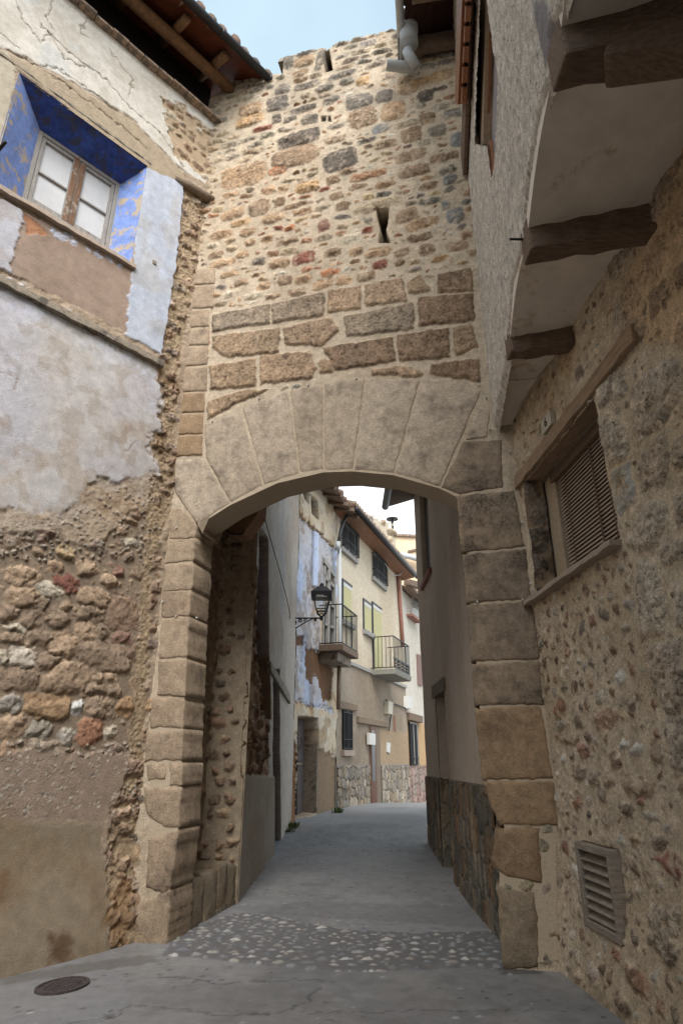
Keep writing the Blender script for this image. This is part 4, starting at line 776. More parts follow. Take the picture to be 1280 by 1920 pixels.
bx.build('upper_wall_core',M_soff,rh)
uwm=MB().ppx(FA,[(880,-60),(905,320),(930,380),(960,150),(960,-60)],-.5,-.30).build('upper_window',M_dark,rh)
MB().ppx(FA,[(896,-40),(887,270),(905,271),(911,-40)],-.2,-.07).build('reveal',mat('rough_reveal',lin(150,132,112),.95,.5,(20,20,20),.2),uwm)
MB().ppx(FA,[(910,-40),(904,268),(911,270),(916,120),(917,-40)],-.14,-.11).build('frame',M_orange,uwm,bev=.004)
MB().ppx(FA,[(912,268),(918,262),(924,345),(921,348)],-.10,-.07).build('sill_board',M_orange,uwm,bev=.004)
MB().ppx(FA,[(921,-40),(912,262),(922,340),(940,300),(945,-40)],-.18,-.165).build('pane',mat('reflecting_glass',lin(170,168,174),.25,0,(2,2,2),.08,spec=.6),uwm)
# soffit between fascia and wall: plaster panels and beams, stepping along the jetty
def so_z(s): return 5.13+.03*math.sin(s*2)
def RP(y,h=0): # point on wall R at given Y
    k=(R.o[1]-y)/1.0; return (R.o[0]+.0714*k-abs(h)*0,y)
def FP(y): return (FA.o[0]-.147*(FA.o[1]-y),y)
beams=[4.70,3.47,2.17]   # Y of the beams
bw=.20
ys=[6.25]+beams+[1.0,-.4,-6]
sp=MB(); 
for i in range(len(ys)-1):
    y1=ys[i]; y0=ys[i+1]; n=10; 
    for k in range(n):
        ya=y1+(y0-y1)*k/n; yb=y1+(y0-y1)*(k+1)/n; 
        za=5.12+.10*math.sin(math.pi*k/n); zb_=5.12+.10*math.sin(math.pi*(k+1)/n)
        fa,fb=FP(ya),FP(yb); ra,rb=RP(ya),RP(yb)
        sp.hexa([(fa[0]+.02,ya,za),(fb[0]+.02,yb,zb_),(rb[0]+.3,yb,zb_),(ra[0]+.3,ya,za),(fa[0]+.02,ya,za+.12),(fb[0]+.02,yb,zb_+.12),(rb[0]+.3,yb,zb_+.12),(ra[0]+.3,ya,za+.12)])
sp.build('soffit',M_soff,rh)
for i,y in enumerate(beams+[.9,-.4,-1.8]):
    f0=FP(y)[0]+.0; r0=RP(y)[0]+.15; n=8; hw=.085+.02*(i>1); m_=MB(); v=[]; rg=random.Random(i+3)
    hb=.13 if i==0 else .17 if i==1 else .2
    for k in range(n+1):
        x=f0+(r0-f0)*k/n; yk=y-.24*(x-f0); j=[rg.uniform(-.012,.012) for _ in range(4)]
        v+=[(x,yk-hw+j[0],5.13-hb+j[1]),(x,yk+hw+j[2],5.13-hb+j[3]),(x,yk+hw+j[2],5.25),(x,yk-hw+j[0],5.25)]
    m_.v=v; m_.f=[(a*4+b,a*4+(b+1)%4,(a+1)*4+(b+1)%4,(a+1)*4+b) for a in range(n) for b in range(4)]+[(3,2,1,0),(n*4,n*4+1,n*4+2,n*4+3)]
    m_.build('floor_beam',M_beam,rh,bev=.02)
# diagonal brace under the nearest beam
bl=MB(); p=ray(1060,135); 
bl.bar((FP(2.1)[0]+.25,2.12,4.98),(RP(2.9)[0]+.1,1.72,4.6),.2,.2); bl.build('brace',M_beam,rh,bev=.03)
a,z=FA.px(975,450,.02); MB().tube([FA.P(a,z,-.02),FA.P(a+.02,z,.10)],.009,8).build('iron_peg',M_iron,rh)
# house number plaque
q=R.pts([(1024,790),(1040,771),(1040,797),(1024,817)],.03); s0=min(p[0] for p in q); z0=4.53
pq=thing('house_number_plaque',R.P(.96,4.6,.04),'small cream ceramic plaque reading 6 above the timber lintel','sign')
MB().pbox(R,.84,1.07,4.535,4.68,.0,.045).build('plate',M_box,pq,bev=.004)
fc=bpy.data.curves.new('numeral','FONT'); fc.body='6'; fc.size=.13; fc.align_x='CENTER'; fc.align_y='CENTER'; fc.extrude=.002
tmp=bpy.data.objects.new('tmp',fc); scene.collection.objects.link(tmp); dg=bpy.context.evaluated_depsgraph_get(); me=bpy.data.meshes.new_from_object(tmp.evaluated_get(dg)); bpy.data.objects.remove(tmp)
me.name='numeral'; off=rootloc(pq)
for v_ in me.vertices:
    x,y,z_=v_.co; P=R.P(.955+x,4.607+y,.048+z_); v_.co=Vector(P)-Vector(off)
link('numeral',me,M_iron,pq)
# eave of the right house
rf=MB(); E=FA
slab(rf,E,-.75,12,-1.2,12.55,.72,11.86,.04); rro=rf.build('roof',mat('dark_eave_boards',lin(66,42,34),.7,.35,(24,3,6),.4),rh)
for s_ in (-.55,.05,.75,1.45,2.2,3,4): MB().prism(E,[(s_,11.6),(s_+.11,11.6),(s_+.11,11.9),(s_,11.9)],-.1,.62).build('rafter',M_beam,rro,bev=.01)
tl=MB()
for i in range(50):
    s_=-.7+i*.225
    for hh,zz in ((.76,11.95),(.4,12.1),(.05,12.24)): tl.tube([E.P(s_,zz,hh),E.P(s_,zz+.15,hh-.4)],[.09,.08],8)
tl.build('roof_tiles',M_tile,rro,smooth=True)
a=E.px(728,125,.66)
gt=MB()
P0=Vector(E.P(-.62,11.83,.8)); P1=Vector(E.P(9,11.83,.8)); gt.tube([P0,P1],.06,12); gt.build('gutter',M_pipe,rro,smooth=True)
# cut gutter end and downpipe in grey plastic in front of the tower
TP=lambda x,y,h:Vector(T.P(*T.px(x,y,h),h))
dp=MB().tube([TP(761,-60,.35),TP(765,60,.35),TP(767,84,.33)],.135,16)
dp.tube([TP(765,50,.35),TP(765.5,60,.35)],.146,16)
dpo=dp.build('downpipe',M_pipe,rh,smooth=True)
MB().tube([TP(764,95,.33),TP(768,108,.30),TP(780,126,.22)],[.085,.085,.07],12).build('pipe_elbow',M_pipe,dpo,smooth=True)
MB().tube([TP(745,-60,.3),TP(747,112,.3)],.012,6).build('conduit',M_gut,dpo)
hg=MB(); n=10; A=TP(724,124,.30); B=TP(784,131,.12); d=(B-A).normalized(); sdv=d.cross(Vector((0,0,1))).normalized(); vs=[]
for P in (A,B):
    for k in range(n+1):
        an=math.pi+math.pi*k/n; vs.append(P+sdv*math.cos(an)*.085+Vector((0,0,1))*(math.sin(an)*.085+.04))
    for k in range(n+1):
        an=2*math.pi-math.pi*k/n; vs.append(P+sdv*math.cos(an)*.078+Vector((0,0,1))*(math.sin(an)*.078+.04))
m2_=2*(n+1); hg.v=vs; hg.f=[(k,(k+1)%m2_,(k+1)%m2_+m2_,k+m2_) for k in range(m2_)]+[tuple(range(m2_))]
hg.build('gutter_stub',M_pipe,dpo)
# louvred shutter folded out next to the tower
sh=thing('louvred_shutter',FA.P(.35,9.2,.1),'orange-brown louvred wooden shutter hanging open against the upper wall by the tower','shutter')
MB().ppx(FA,[(858,-40),(852,192),(858,196),(867,-40)],.10,.16).build('outer_stile',M_orange,sh,bev=.005)
MB().ppx(FA,[(873,-40),(862,325),(868,328),(881,-40)],.02,.07).build('inner_stile',M_beam,sh,bev=.005)
for i in range(7):
    y=188-i*38; x=858+(188-y)*.043; MB().ppx(FA,[(x-1,y),(x+7,y+6),(x+8,y-24),(x+1,y-28)],.07,.13).build('slat',M_orange,sh,bev=.004)

# =====================================================  THROUGH THE ARCH
GREY=lin(176,168,160)
h1o=thing('narrow_house',H1.P(2.5,.1,0),'grey-rendered narrow house just beyond the arch on the left with tall blue-lined niche','house')
h=HF(H1,-.02,5.2,-.2,8.2,.02,GREY,5)
h.rough(.03,2); h.Po[:]=.2
hp=h.px([(430,1080),(480,1060),(498,1180),(503,1330),(503,1455),(440,1455),(425,1300)])
h.area(hp,lin(160,132,102),-.02,.9,.15,.03,big=.2); h.fill(hp,(.1,.22),(.8,1.6),.012,P_rub,(.03,.06),(.8,1),.95,angs=.3,warp=.12); h.stain(2,.45,.6,(.5,.42,.36),.8,4,4,hp)
h.area(h.px([(400,1452),(512,1455),(512,1720),(400,1720)]),lin(150,138,124),.03,.05,.04,.01)
h.stain(1.2,.45,.65,(.85,.78,.7),.7,3); h.stain(3,.5,.6,(.78,.84,1.0),.6,6,3,h.px([(525,900),(548,900),(548,1300),(525,1300)]),.3)
nich=h.px([(486,985),(503,1010),(504,1200),(507,1350),(490,1330),(484,1200)])
h.pit(nich,.35,lin(60,72,122)); h.area(h.px([(484,985),(503,1010),(503,1035),(484,1025)]),lin(92,70,54),None,None,0,.02); h.area(h.px([(484,1230),(505,1230),(510,1350),(490,1350)]),lin(130,108,88),None,None,.1,.03)
h.pit(h.px([(512,1255),(524,1255),(527,1580),(512,1600)]),.22,lin(84,84,96))
h.build('wall',PLAST,h1o)
MB().pbox(H1,-.02,5.2,-.3,8.0,-3,-.4).build('wall_core',M_ledge,h1o)
dq=H1.px(519,1300); MB().ppx(H1,[(515,1256),(524,1262),(526,1582),(515,1592)],-.2,-.14).build('door',mat('blue_grey_door',lin(112,112,128),.8,.3,(20,20,4),.3),h1o)
MB().ppx(H1,[(508,1240),(544,1300),(545,1320),(509,1258)],-.03,.05).build('cable_board',M_ledge,h1o,bev=.008)
slab_=MB(); slab(slab_,H1,-.05,5.3,-1.5,8.9,.5,8.1,.08); slab_.build('roof',M_tile,h1o)
cb_=thing('wall_cable',H1.P(2,3,.05),'thin black cable drooping down the grey house corner to the lantern','cable')
MB().tube([H1.P(*H1.px(x,y,.05),.05) for x,y in ((487,938),(500,985),(514,1035),(528,1085),(537,1120),(543,1148),(543,1160))],.009,6).build('cable',M_iron,cb_)
MB().tube([Vector(R1.P(*R1.px(x,y,.03),.03)) for x,y in ((408,975),(420,992),(435,1001),(452,1002),(458,997))],.012,6).build('slack_loop',M_iron,cb_)

# blue peeling house
h2o=thing('peeling_blue_house',H2.P(1.5,.5,0),'derelict house with peeling blue and white limewash, brown bare patches and sagging roof','house')
h=HF(H2,-.02,3.32,.2,8.45,.018,lin(196,186,170),6)
h.area(h.px([(545,950),(600,1005),(632,1035),(632,1130),(545,1160)]),lin(178,192,222),.0,0,.1,.02); 
h.area(h.px([(540,1140),(600,1150),(600,1300),(630,1340),(540,1310)]),lin(178,190,216),.0,0,.1,.02)
h.stain(1.5,.42,.55,(1.06,.88,.68),.75,3,6,h.px([(545,950),(632,1030),(632,1340),(545,1340)]),.45); h.stain(3,.56,.64,(.6,.5,.4),.7,5,4); h.stain(2,.5,.6,(1.0,.93,.82),.8,7,4)
h.rough(.05,1.6); h.rough(.03,6)
h.area(h.px([(572,1215),(600,1220),(625,1255),(620,1310),(606,1320),(592,1265),(584,1285),(573,1275)]),lin(112,84,62),-.04,.8,.2,.02)
h.area(h.px([(545,1400),(556,1385),(556,1560),(540,1560)]),lin(140,104,74),-.04,.9,.3,.02); h.area(h.px([(596,1400),(632,1420),(632,1540),(594,1540)]),lin(140,120,98),-.03,.9,.3,.03)
h.line(h.px([(545,948),(560,965),(600,1003),(630,1032)]),.07,.06,lin(90,72,56),.9,.3)
h.line(h.px([(543,1314),(600,1325),(625,1332)]),.03,.03,lin(80,62,50),.8,.3); h.line(h.px([(543,1195),(575,1210),(585,1225)]),.03,.02,lin(90,70,58),.8,.3)
for _ in range(16):
    x=rr.uniform(548,626); y=rr.uniform(1000,1200); h.line(h.px([(x,y),(x+rr.uniform(-4,4),y+rr.uniform(20,70))]),.025,.02,lin(120,100,84),.7,.4)
for q in ([(570,913),(595,940),(597,975),(585,962),(583,930),(580,928),(580,945),(571,935)],): h.pit(h.px(q),.3,lin(36,30,26),.01,.04)
h.pit(h.px([(558,1343),(597,1347),(598,1522),(556,1545)]),.5,lin(120,104,88),.01,.03)
h.pit(h.px([(607,1045),(629,1075),(629,1220),(603,1215)]),.12,lin(120,110,100))
h.pit(h.px([(548,1192),(570,1192),(570,1212),(550,1210)]),.05,lin(110,80,66),.02,.1)
h.build('wall',PLAST,h2o)
MB().pbox(H2,0,3.3,-.3,8.3,-3,-.55).build('wall_core',M_ledge,h2o)
sr_=H2.px(598,1430)[0]; MB().pbox(H2,sr_-.04,sr_+.05,.4,2.56,-.5,-.03).build('door_reveal',M_ledge,h2o,bev=.02)
dr_=MB().ppx(H2,[(558,1345),(570,1346),(571,1532),(557,1542)],-.45,-.35); dd=dr_.build('door',M_doorg,h2o)
MB().ppx(H2,[(556,1430),(568,1430),(568,1434),(556,1434)],-.35,-.33).build('rail',M_ledge,dd)
MB().ppx(H2,[(590,995),(598,1000),(596,1098),(588,1098)],.0,.06).build('plaster_strip',mat('pale_blue_board',lin(182,194,218),.8,.4,(20,20,3),.2,lin(150,140,125),.6),h2o,bev=.01)
# balcony doors of weathered grey wood
bd=MB().ppx(H2,[(608,1050),(628,1080),(628,1216),(605,1212)],-.11,-.06).build('balcony_door',M_doorg,h2o)
for q in ([(608,1046),(629,1076),(629,1084),(608,1054)],[(608,1060),(611,1062),(608,1212),(605,1212)],[(616,1066),(620,1070),(618,1214),(614,1213)],[(627,1080),(630,1082),(630,1216),(626,1216)],[(608,1075),(628,1098),(628,1104),(608,1082)],[(606,1120),(628,1136),(628,1141),(606,1126)],[(606,1165),(628,1175),(628,1180),(606,1170)]):
    MB().ppx(H2,q,-.06,-.0).build('rail',M_frame,bd)
rf=MB(); slab(rf,H2,-.3,3.6,-2,9.0,.45,8.28,.05); rz=rf.build('roof',M_beam,h2o)
rg=random.Random(3)
for i in range(7):
    s_=.2+i*.52; MB().bar(H2.P(s_,8.6,-1),H2.P(s_+rg.uniform(-.05,.05),8.24+rg.uniform(-.04,.02),.5+rg.uniform(0,.12)),.10,.10).build('rafter',M_beam,rz,bev=.01)
tl=MB()
for i in range(18):
    s_=-.2+i*.21
    for hh,zz in ((.5,8.36),(.1,8.5),(-.3,8.62)): tl.tube([H2.P(s_,zz+rg.uniform(-.03,.04),hh+rg.uniform(-.06,.1)),H2.P(s_,zz+.14,hh-.42)],[.09,.08],8)
tl.build('roof_tiles',M_tile,rz,smooth=True)
# balcony of the blue house
def railing(pl,s0,s1,z0,z1,hd,n,parent,r_=.014,band=None,sides=3):
    m_=MB()
    m_.bar(pl.P(s0-.01,z1,hd),pl.P(s1+.01,z1,hd),.035,.025)
    for s_ in (s0,s1): m_.bar(pl.P(s_,z1,hd),pl.P(s_,z1,0),.035,.025)
    rl=m_.build('railing',M_iron,parent); lo=MB(); lo.bar(pl.P(s0-.01,z0,hd),pl.P(s1+.01,z0,hd),.03,.025)
    for s_ in (s0,s1): lo.bar(pl.P(s_,z0,hd),pl.P(s_,z0,0),.03,.025)
    lo.build('bottom_rail',M_iron,rl)
    k=MB()
    for i in range(n+1): s_=s0+(s1-s0)*i/n; MB().tube([pl.P(s_,z0,hd),pl.P(s_,z1,hd)],r_,6).build('baluster',M_iron,rl)
    for s_ in (s0,s1):
        for i in range(1,sides+1): MB().tube([pl.P(s_,z0,hd*i/(sides+1)),pl.P(s_,z1,hd*i/(sides+1))],r_,6).build('baluster',M_iron,rl)
    return rl
b1=H2.px(600,1205,.0); 
sA,sB=1.55,3.02; hB=.62; zB=4.28
bs=MB().pbox(H2,sA,sB,zB-.16,zB,-.05,hB); bo=bs.build('balcony',M_beam,h2o,bev=.015)
MB().pbox(H2,sA+.15,sB-.1,zB-.38,zB-.16,-.05,.45).build('balcony_bracket',M_ledge,bo,bev=.03)
rl=railing(H2,sA+.03,sB-.02,zB+.03,zB+.98,hB-.03,12,bo,.010)
# street lantern on scrolled bracket
lt=thing('street_lantern',H2.P(0,5,.4),'black iron wall lantern on a scrolled bracket at the blue house corner','lantern')
LX=Plane(-1.03,13.75,1,0.06)   # plane across the street, bracket lies in it
def lp(x,y,h=0): return Vector(LX.P(*LX.px(x,y,h),h))
m_=MB(); m_.tube([lp(541,1150),lp(541,1188)],.016,6); m_.tube([lp(541,1159),lp(601,1159)],.018,6); m_.tube([lp(543,1179),lp(556,1177),lp(570,1168),(lp(586,1160))],.014,6)
def spiral(cx,cy,r0,t0,turn): return [lp(cx+r0*(1-i/26)*math.cos(t0+turn*i/26*4.6*math.pi/1.6),cy+r0*(1-i/26)*math.sin(t0+turn*i/26*4.6*math.pi/1.6)) for i in range(24)]
m_.tube(spiral(551,1168,7,2.5,1),.016,5); m_.tube(spiral(563,1164,4,2.5,1),.014,5); m_.tube(spiral(572,1163,3.4,0,-1),.009,5); m_.tube(spiral(591,1163,3,3,1),.014,5)
m_.build('bracket',M_iron,lt)
c=lp(603,1130); zof=lambda y:lp(603,y).z; cx,cy=c.x,c.y
def frus(mb,r0,z0,r1,z1,n=4,rot=.5): 
    v=[(cx+r0*math.cos(2*math.pi*(k+rot)/n),cy+r0*math.sin(2*math.pi*(k+rot)/n),z0) for k in range(n)]+[(cx+r1*math.cos(2*math.pi*(k+rot)/n),cy+r1*math.sin(2*math.pi*(k+rot)/n),z1) for k in range(n)]
    mb.add(v,[tuple(range(n))[::-1],tuple(range(n,2*n))]+[(k,(k+1)%n,(k+1)%n+n,k+n) for k in range(n)])
pxm=(lp(623,1130)-lp(583,1130)).length/40
hd=MB(); frus(hd,19.5*pxm*1.414,zof(1122),19.5*pxm*1.414,zof(1112)); frus(hd,18*pxm*1.414,zof(1112),8*pxm*1.414,zof(1101)); frus(hd,4.5*pxm,zof(1101),4*pxm,zof(1097),12); frus(hd,5*pxm,zof(1097),1.5*pxm,zof(1093),12); hd.build('hood',M_iron,lt,bev=.006)
MB().ppx(LX,[(593,1115),(613,1115),(613,1119),(593,1119)],19.7*pxm-.02,19.7*pxm).build('lamp_slot',M_conc,lt)
cg=MB()
for k in range(4):
    an=math.pi/2*(k+.5); a_=Vector((cx+math.cos(an)*15*pxm*1.414,cy+math.sin(an)*15*pxm*1.414,zof(1121))); b_=Vector((cx+math.cos(an)*9*pxm*1.414,cy+math.sin(an)*9*pxm*1.414,zof(1148))); e_=Vector((cx,cy,zof(1158))); cg.tube([a_,b_],.013,6); cg.tube([b_,e_],.013,6)
for rr_,y in ((10.2*pxm*1.414,1143),(9*pxm*1.414,1149)):
    v=[Vector((cx+math.cos(math.pi/2*(k+.5))*rr_,cy+math.sin(math.pi/2*(k+.5))*rr_,zof(y))) for k in range(5)]
    cg.tube(v,.012,6)
frus(cg,3.4*pxm,zof(1163),3.4*pxm,zof(1155),10); cg.build('cage',M_iron,lt)
m,tt,b=base('clear_glass'); b.inputs['Base Color'].default_value=(.9,.95,.95,1); b.inputs['Roughness'].default_value=.05; b.inputs['Alpha'].default_value=.18; GL=m
gg=MB(); frus(gg,8.6*pxm*1.414,zof(1147),14.6*pxm*1.414,zof(1122)); gg.build('glass',GL,lt)

# cream house
h3o=thing('cream_house',H3.P(4,.4,0),'cream rendered house with barred upper windows, yellow-green shutters and stone dado','house')
CR=lin(200,188,168)
h=HF(H3,0,7.45,.1,8.55,.03,CR,7)
zl0=4.2
k=1-sst(4.17,4.2,h.Z); h.C=h.C*(1-k[...,None])+np.array(lin(150,138,124))*k[...,None]
h.stain(.7,.4,.62,(.86,.82,.76),.7,2,4,None,.35); h.stain(1.5,.45,.65,(.8,.78,.74),.5,4,4,[(0,0),(7.4,0),(7.4,4.2),(0,4.2)]); h.rough(.02,1.5)
yb=h.px([(680,1370),(780,1370),(780,1440),(680,1440)])
h.area([(3.5,1.5),(7.5,1.5),(7.5,2.6),(3.5,2.6)],lin(162,138,108),None,.3,.1,.05,.7)
h.build('wall',PLAST,h3o)
MB().pbox(H3,0,7.45,-.3,8.55,-3,-.05).build('wall_core',M_ledge,h3o)
wavybar(H3,(.1,4.2),(7.4,4.2),-.02,.06,.10,20,2,.002,.003).build('floor_band',M_conc,h3o)
def dado(pl,s0,s1,z0,z1,pal,name,parent,seed,jx=1.0,hr=(.2,.34),ar=(.6,1.1),step=.016,mort=lin(128,120,108),hgt=.05,warp=.05):
    d=HF(pl,s0,s1,z0,z1,step,mort,seed); rg=random.Random(seed)
    # cells of split stone: nearest-seed pattern in rows
    rows=[]; z=z0; pts=[]
    while z<z1+.2:
        hh=rg.uniform(*hr); a=s0-.1
        while a<s1+.2:
            wd=hh*rg.uniform(*ar); pts.append((a+wd/2,z+hh/2+rg.uniform(-.35,.35)*hh,rg.choice(pal),rg.uniform(.8,1.2),hh)); a+=wd
        z+=hh
    P=np.array([(p[0],p[1]) for p in pts]); asp=jx
    X=d.S+d.w1*warp; Z=d.Z+d.w2*warp; f1=np.full(X.shape,9.); f2=f1.copy(); id_=np.zeros(X.shape,int)
    for i,(a,b_) in enumerate(P):
        q=np.hypot((X-a)*asp,Z-b_); m1=q<f1; f2=np.where(m1,f1,np.minimum(f2,q)); id_=np.where(m1,i,id_); f1=np.where(m1,q,f1)
    k=sst(.008,.028,f2-f1); C=np.array([np.array(p[2])*p[3] for p in pts])[id_]; tl_=np.array([rg.uniform(-.3,1) for p in pts])[id_]
    v=(1+d.W1*.5+d.w2*.5)[...,None]; d.C=d.C*(1-k[...,None])+C*v*k[...,None]; d.H=hgt*k*(.7+.3*tl_)+.01*d.w1+hgt*.0; d.Po=k*.3
    return d
for s0,s1 in ((-.02,2.72),(3.88,7.35)):
    d=dado(H3,s0,s1,.15,1.53,[lin(150,140,128),lin(132,124,114),lin(162,150,134),lin(140,132,124),lin(154,138,118)],'dado',h3o,30,1.35,(.2,.36),(.5,.9),.022,lin(76,70,64),.06); d.build('stone_dado',STONE,h3o)
    MB().pbox(H3,s0,s1,.1,1.545,-.02,.02).build('dado_backing',M_conc,h3o)
def grille(pl,s0,s1,z0,z1,parent,n=12,hd=.22,sill=M_conc):
    wn_=MB().pbox(pl,s0,s1,z0,z1,-.02,.012).build('window',M_glassd,parent)
    f=MB()
    for b in ((s0,s0+.05,z0,z1),(s1-.05,s1,z0,z1),(s0+.05,s1-.05,z1-.05,z1),((s0+s1)/2-.03,(s0+s1)/2+.03,z0,z1-.05)): f.pbox(pl,*b,.0,.03)
    f.build('frame',M_white,wn_)
    g_=MB()
    for zz in (z0+.03,z1-.06,z0+.25): 
        g_.bar(pl.P(s0,zz,hd),pl.P(s1,zz,hd),.02,.02)
        for s_ in (s0,s1): g_.bar(pl.P(s_,zz,0),pl.P(s_,zz,hd),.02,.02)
    for i in range(n+1): g_.tube([pl.P(s0+(s1-s0)*i/n,z0,hd),pl.P(s0+(s1-s0)*i/n,z1,hd)],.016,6)
    for s_ in (s0,s1):
        for q in (.33,.66): g_.tube([pl.P(s_,z0,hd*q),pl.P(s_,z1,hd*q)],.011,6)
    g_.build('grille',M_iron,wn_)
    if sill: MB().pbox(pl,s0-.08,s1+.08,z0-.16,z0-.02,-.02,.10).build('sill',sill,wn_,bev=.01)
    return wn_
grille(H3,.32,1.60,7.42,8.22,h3o,12,.14); grille(H3,3.40,4.85,7.36,8.22,h3o,12,.14)
def shutter(s0,s1,z0,z1,sill):
    w_=MB().pbox(H3,s0,s1,z0,z1-.12,-.02,.014).build('shutter',M_yel,h3o)
    MB().pbox(H3,s0,s1,z1-.12,z1,-.02,.03).build('shutter_head',M_white,w_)
    f=MB(); f.pbox(H3,s0-.06,s0,z0,z1,-.02,.045); f.pbox(H3,s0-.06,s1+.02,z1,z1+.06,-.02,.045); f.build('reveal_line',M_gut,w_)
    sl__=MB()
    for i in range(int((z1-z0)/.06)): sl__.pbox(H3,s0,s1,z0+i*.06,z0+i*.06+.045,.01,.022)
    sl__.build('slats',M_yel,w_)
    if sill: MB().pbox(H3,s0-.1,s1+.1,z0-.14,z0-.0,-.02,.12).build('sill',M_conc,w_,bev=.01)
shutter(.45,1.22,5.3,6.42,True); shutter(2.38,3.18,5.38,6.3,True); shutter(3.34,4.35,4.25,6.42,False)
# lower window, door, boxes
lwq=grille(H3,.42,1.12,1.92,2.9,h3o,7,.05,M_sill)
MB().ppx(H3,[(636,1313),(671,1322),(671,1333),(636,1328)],-.02,.08).build('lintel',M_beamg,h3o,bev=.01)
MB().ppx(H3,[(673,1343),(730,1355),(729,1364),(673,1355)],-.02,.08).build('lintel',M_beamg,h3o,bev=.01)
do=MB().pbox(H3,2.72,3.88,.4,2.62,-.02,.02).build('doorway',mat('door_reveal',lin(120,106,92),.9,.2,(5,5,5),.15),h3o)
dl=MB().pbox(H3,2.80,3.35,.45,2.6,.018,.05).build('door',M_door,h3o,bev=.005); MB().pbox(H3,2.88,3.2,1.1,2.5,.05,.056).build('glass',M_glassd,dl)
MB().ppx(H3,[(693,1374),(704,1376),(704,1397),(693,1396)],.05,.14).build('letter_box',M_white,h3o,bev=.006)
MB().ppx(H3,[(728,1314),(737,1317),(736,1340),(728,1338)],.0,.16).build('meter_box',M_box,h3o,bev=.01)
MB().ppx(H3,[(726,1392),(732,1393),(731,1412),(726,1410)],.0,.04).build('notice_plate',M_white,h3o)
MB().ppx(H3,[(738,1342),(742,1343),(742,1372),(738,1370)],-.02,.012).build('narrow_window',mat('amber_panel',lin(130,86,56),.6,0,(5,5,5),.2),h3o)
MB().tube([H3.P(*H3.px(x,y,.05),.05) for x,y in ((724,1312),(728,1322),(740,1320),(752,1325),(762,1328))],.025,6).build('service_cable',M_iron,h3o)
MB().tube([H3.P(*H3.px(x,y,.05),.05) for x,y in ((733,1340),(731,1352),(729,1370))],.02,6).build('service_cable',M_iron,h3o)
# balcony of the cream house
q=H3.px(695,1250,.0)
sA,sB,hB,zB=3.05,5.1,.78,4.27
bs=MB().hexa([H3.P(sA,zB-.16,-.02),H3.P(sB+.1,zB-.16,-.02),H3.P(sB,zB-.16,hB),H3.P(sA,zB-.16,hB),H3.P(sA,zB,-.02),H3.P(sB+.1,zB,-.02),H3.P(sB,zB,hB+.03),H3.P(sA,zB,hB+.03)]); bo=bs.build('balcony',M_bal,h3o,bev=.015)
rl=railing(H3,sA+.03,sB-.03,zB+.05,zB+1.0,hB-.03,14,bo,.010,sides=5)
bp_=MB()
for i in range(9):
    for j in range(3):
        cx_=sA+.13+i*.23; cz_=zB+.10+j*.09; bp_.tube([H3.P(cx_+.08*math.cos(k*.7854),cz_+.035*math.sin(k*.7854),hB-.03) for k in range(9)],.011,5,False)
bp_.pbox(H3,sA+.03,sB-.03,zB+.32,zB+.36,hB-.045,hB-.02); bp_.build('ornamental_band',M_iron,rl)
# eave, gutter, tiles
sf=MB(); slab(sf,H3,-.3,7.5,-.9,8.82,.55,8.40,.05); rv=sf.build('roof',M_orange,h3o)
MB().hexa([H3.P(-.3,8.28,.0),H3.P(7.5,8.28,.0),H3.P(7.5,8.36,.5),H3.P(-.3,8.36,.5),H3.P(-.3,8.5,-.02),H3.P(7.5,8.5,-.02),H3.P(7.5,8.41,.5),H3.P(-.3,8.41,.5)]).build('timber_soffit',mat('chestnut_soffit',lin(132,94,70),.5,.3,(5,5,40),.35),rv)
MB().tube([H3.P(-.1,8.36,.62),H3.P(7.5,8.36,.62)],.075,12).build('gutter',M_gut,rv,smooth=True)
tl=MB(); rg=random.Random(8)
for i in range(36):
    s_=-.1+i*.215
    for hh,zz in ((.60,8.50),(.2,8.66),(-.2,8.80)): tl.tube([H3.P(s_,zz+rg.uniform(0,.03),hh),H3.P(s_,zz+.14,hh-.42)],[.085,.075],8)
tl.build('roof_tiles',M_tile2,rv,smooth=True)
dpp=thing('rainwater_pipe',H2.P(3.1,.5,.2),'rainwater pipe, black at the top then grey-white, running down between the blue and cream houses','drainpipe')
DP=Plane(-.20,16.4,.35,1)
lpx=lambda x,y,h=.25:Vector(H3.P(*H3.px(x,y,h),h))
MB().tube([lpx(656,946),lpx(655,958),lpx(645,976),lpx(640,990),lpx(634,1018)],.05,10).build('upper_pipe',M_gut,dpp,smooth=True)
MB().tube([lpx(633,1016),lpx(633,1030)],.075,10).build('collar',M_pipe,dpp,smooth=True)
MB().tube([lpx(636,1028),lpx(637,1200),lpx(636,1240)],.055,10).build('lower_pipe',M_pipe,dpp,smooth=True)
MB().tube([lpx(636,1240),lpx(634,1330)],.055,10).build('painted_pipe',mat('brown_pipe',lin(130,112,96),.7,.1,(5,5,5),.2),dpp,smooth=True)
rp_=MB().tube([H3.P(*H3.px(x,y,.08),.08) for x,y in ((746,1078),(751,1150),(755,1212))],.07,8).build('waste_pipe',M_brick,h3o,smooth=True)
MB().tube([H3.P(*H3.px(x,y,.3),.3) for x,y in ((722,1056),(730,1072),(740,1079),(750,1078),(757,1066),(758,1055))],.012,6).build('overhead_cable',M_pipe,h3o)

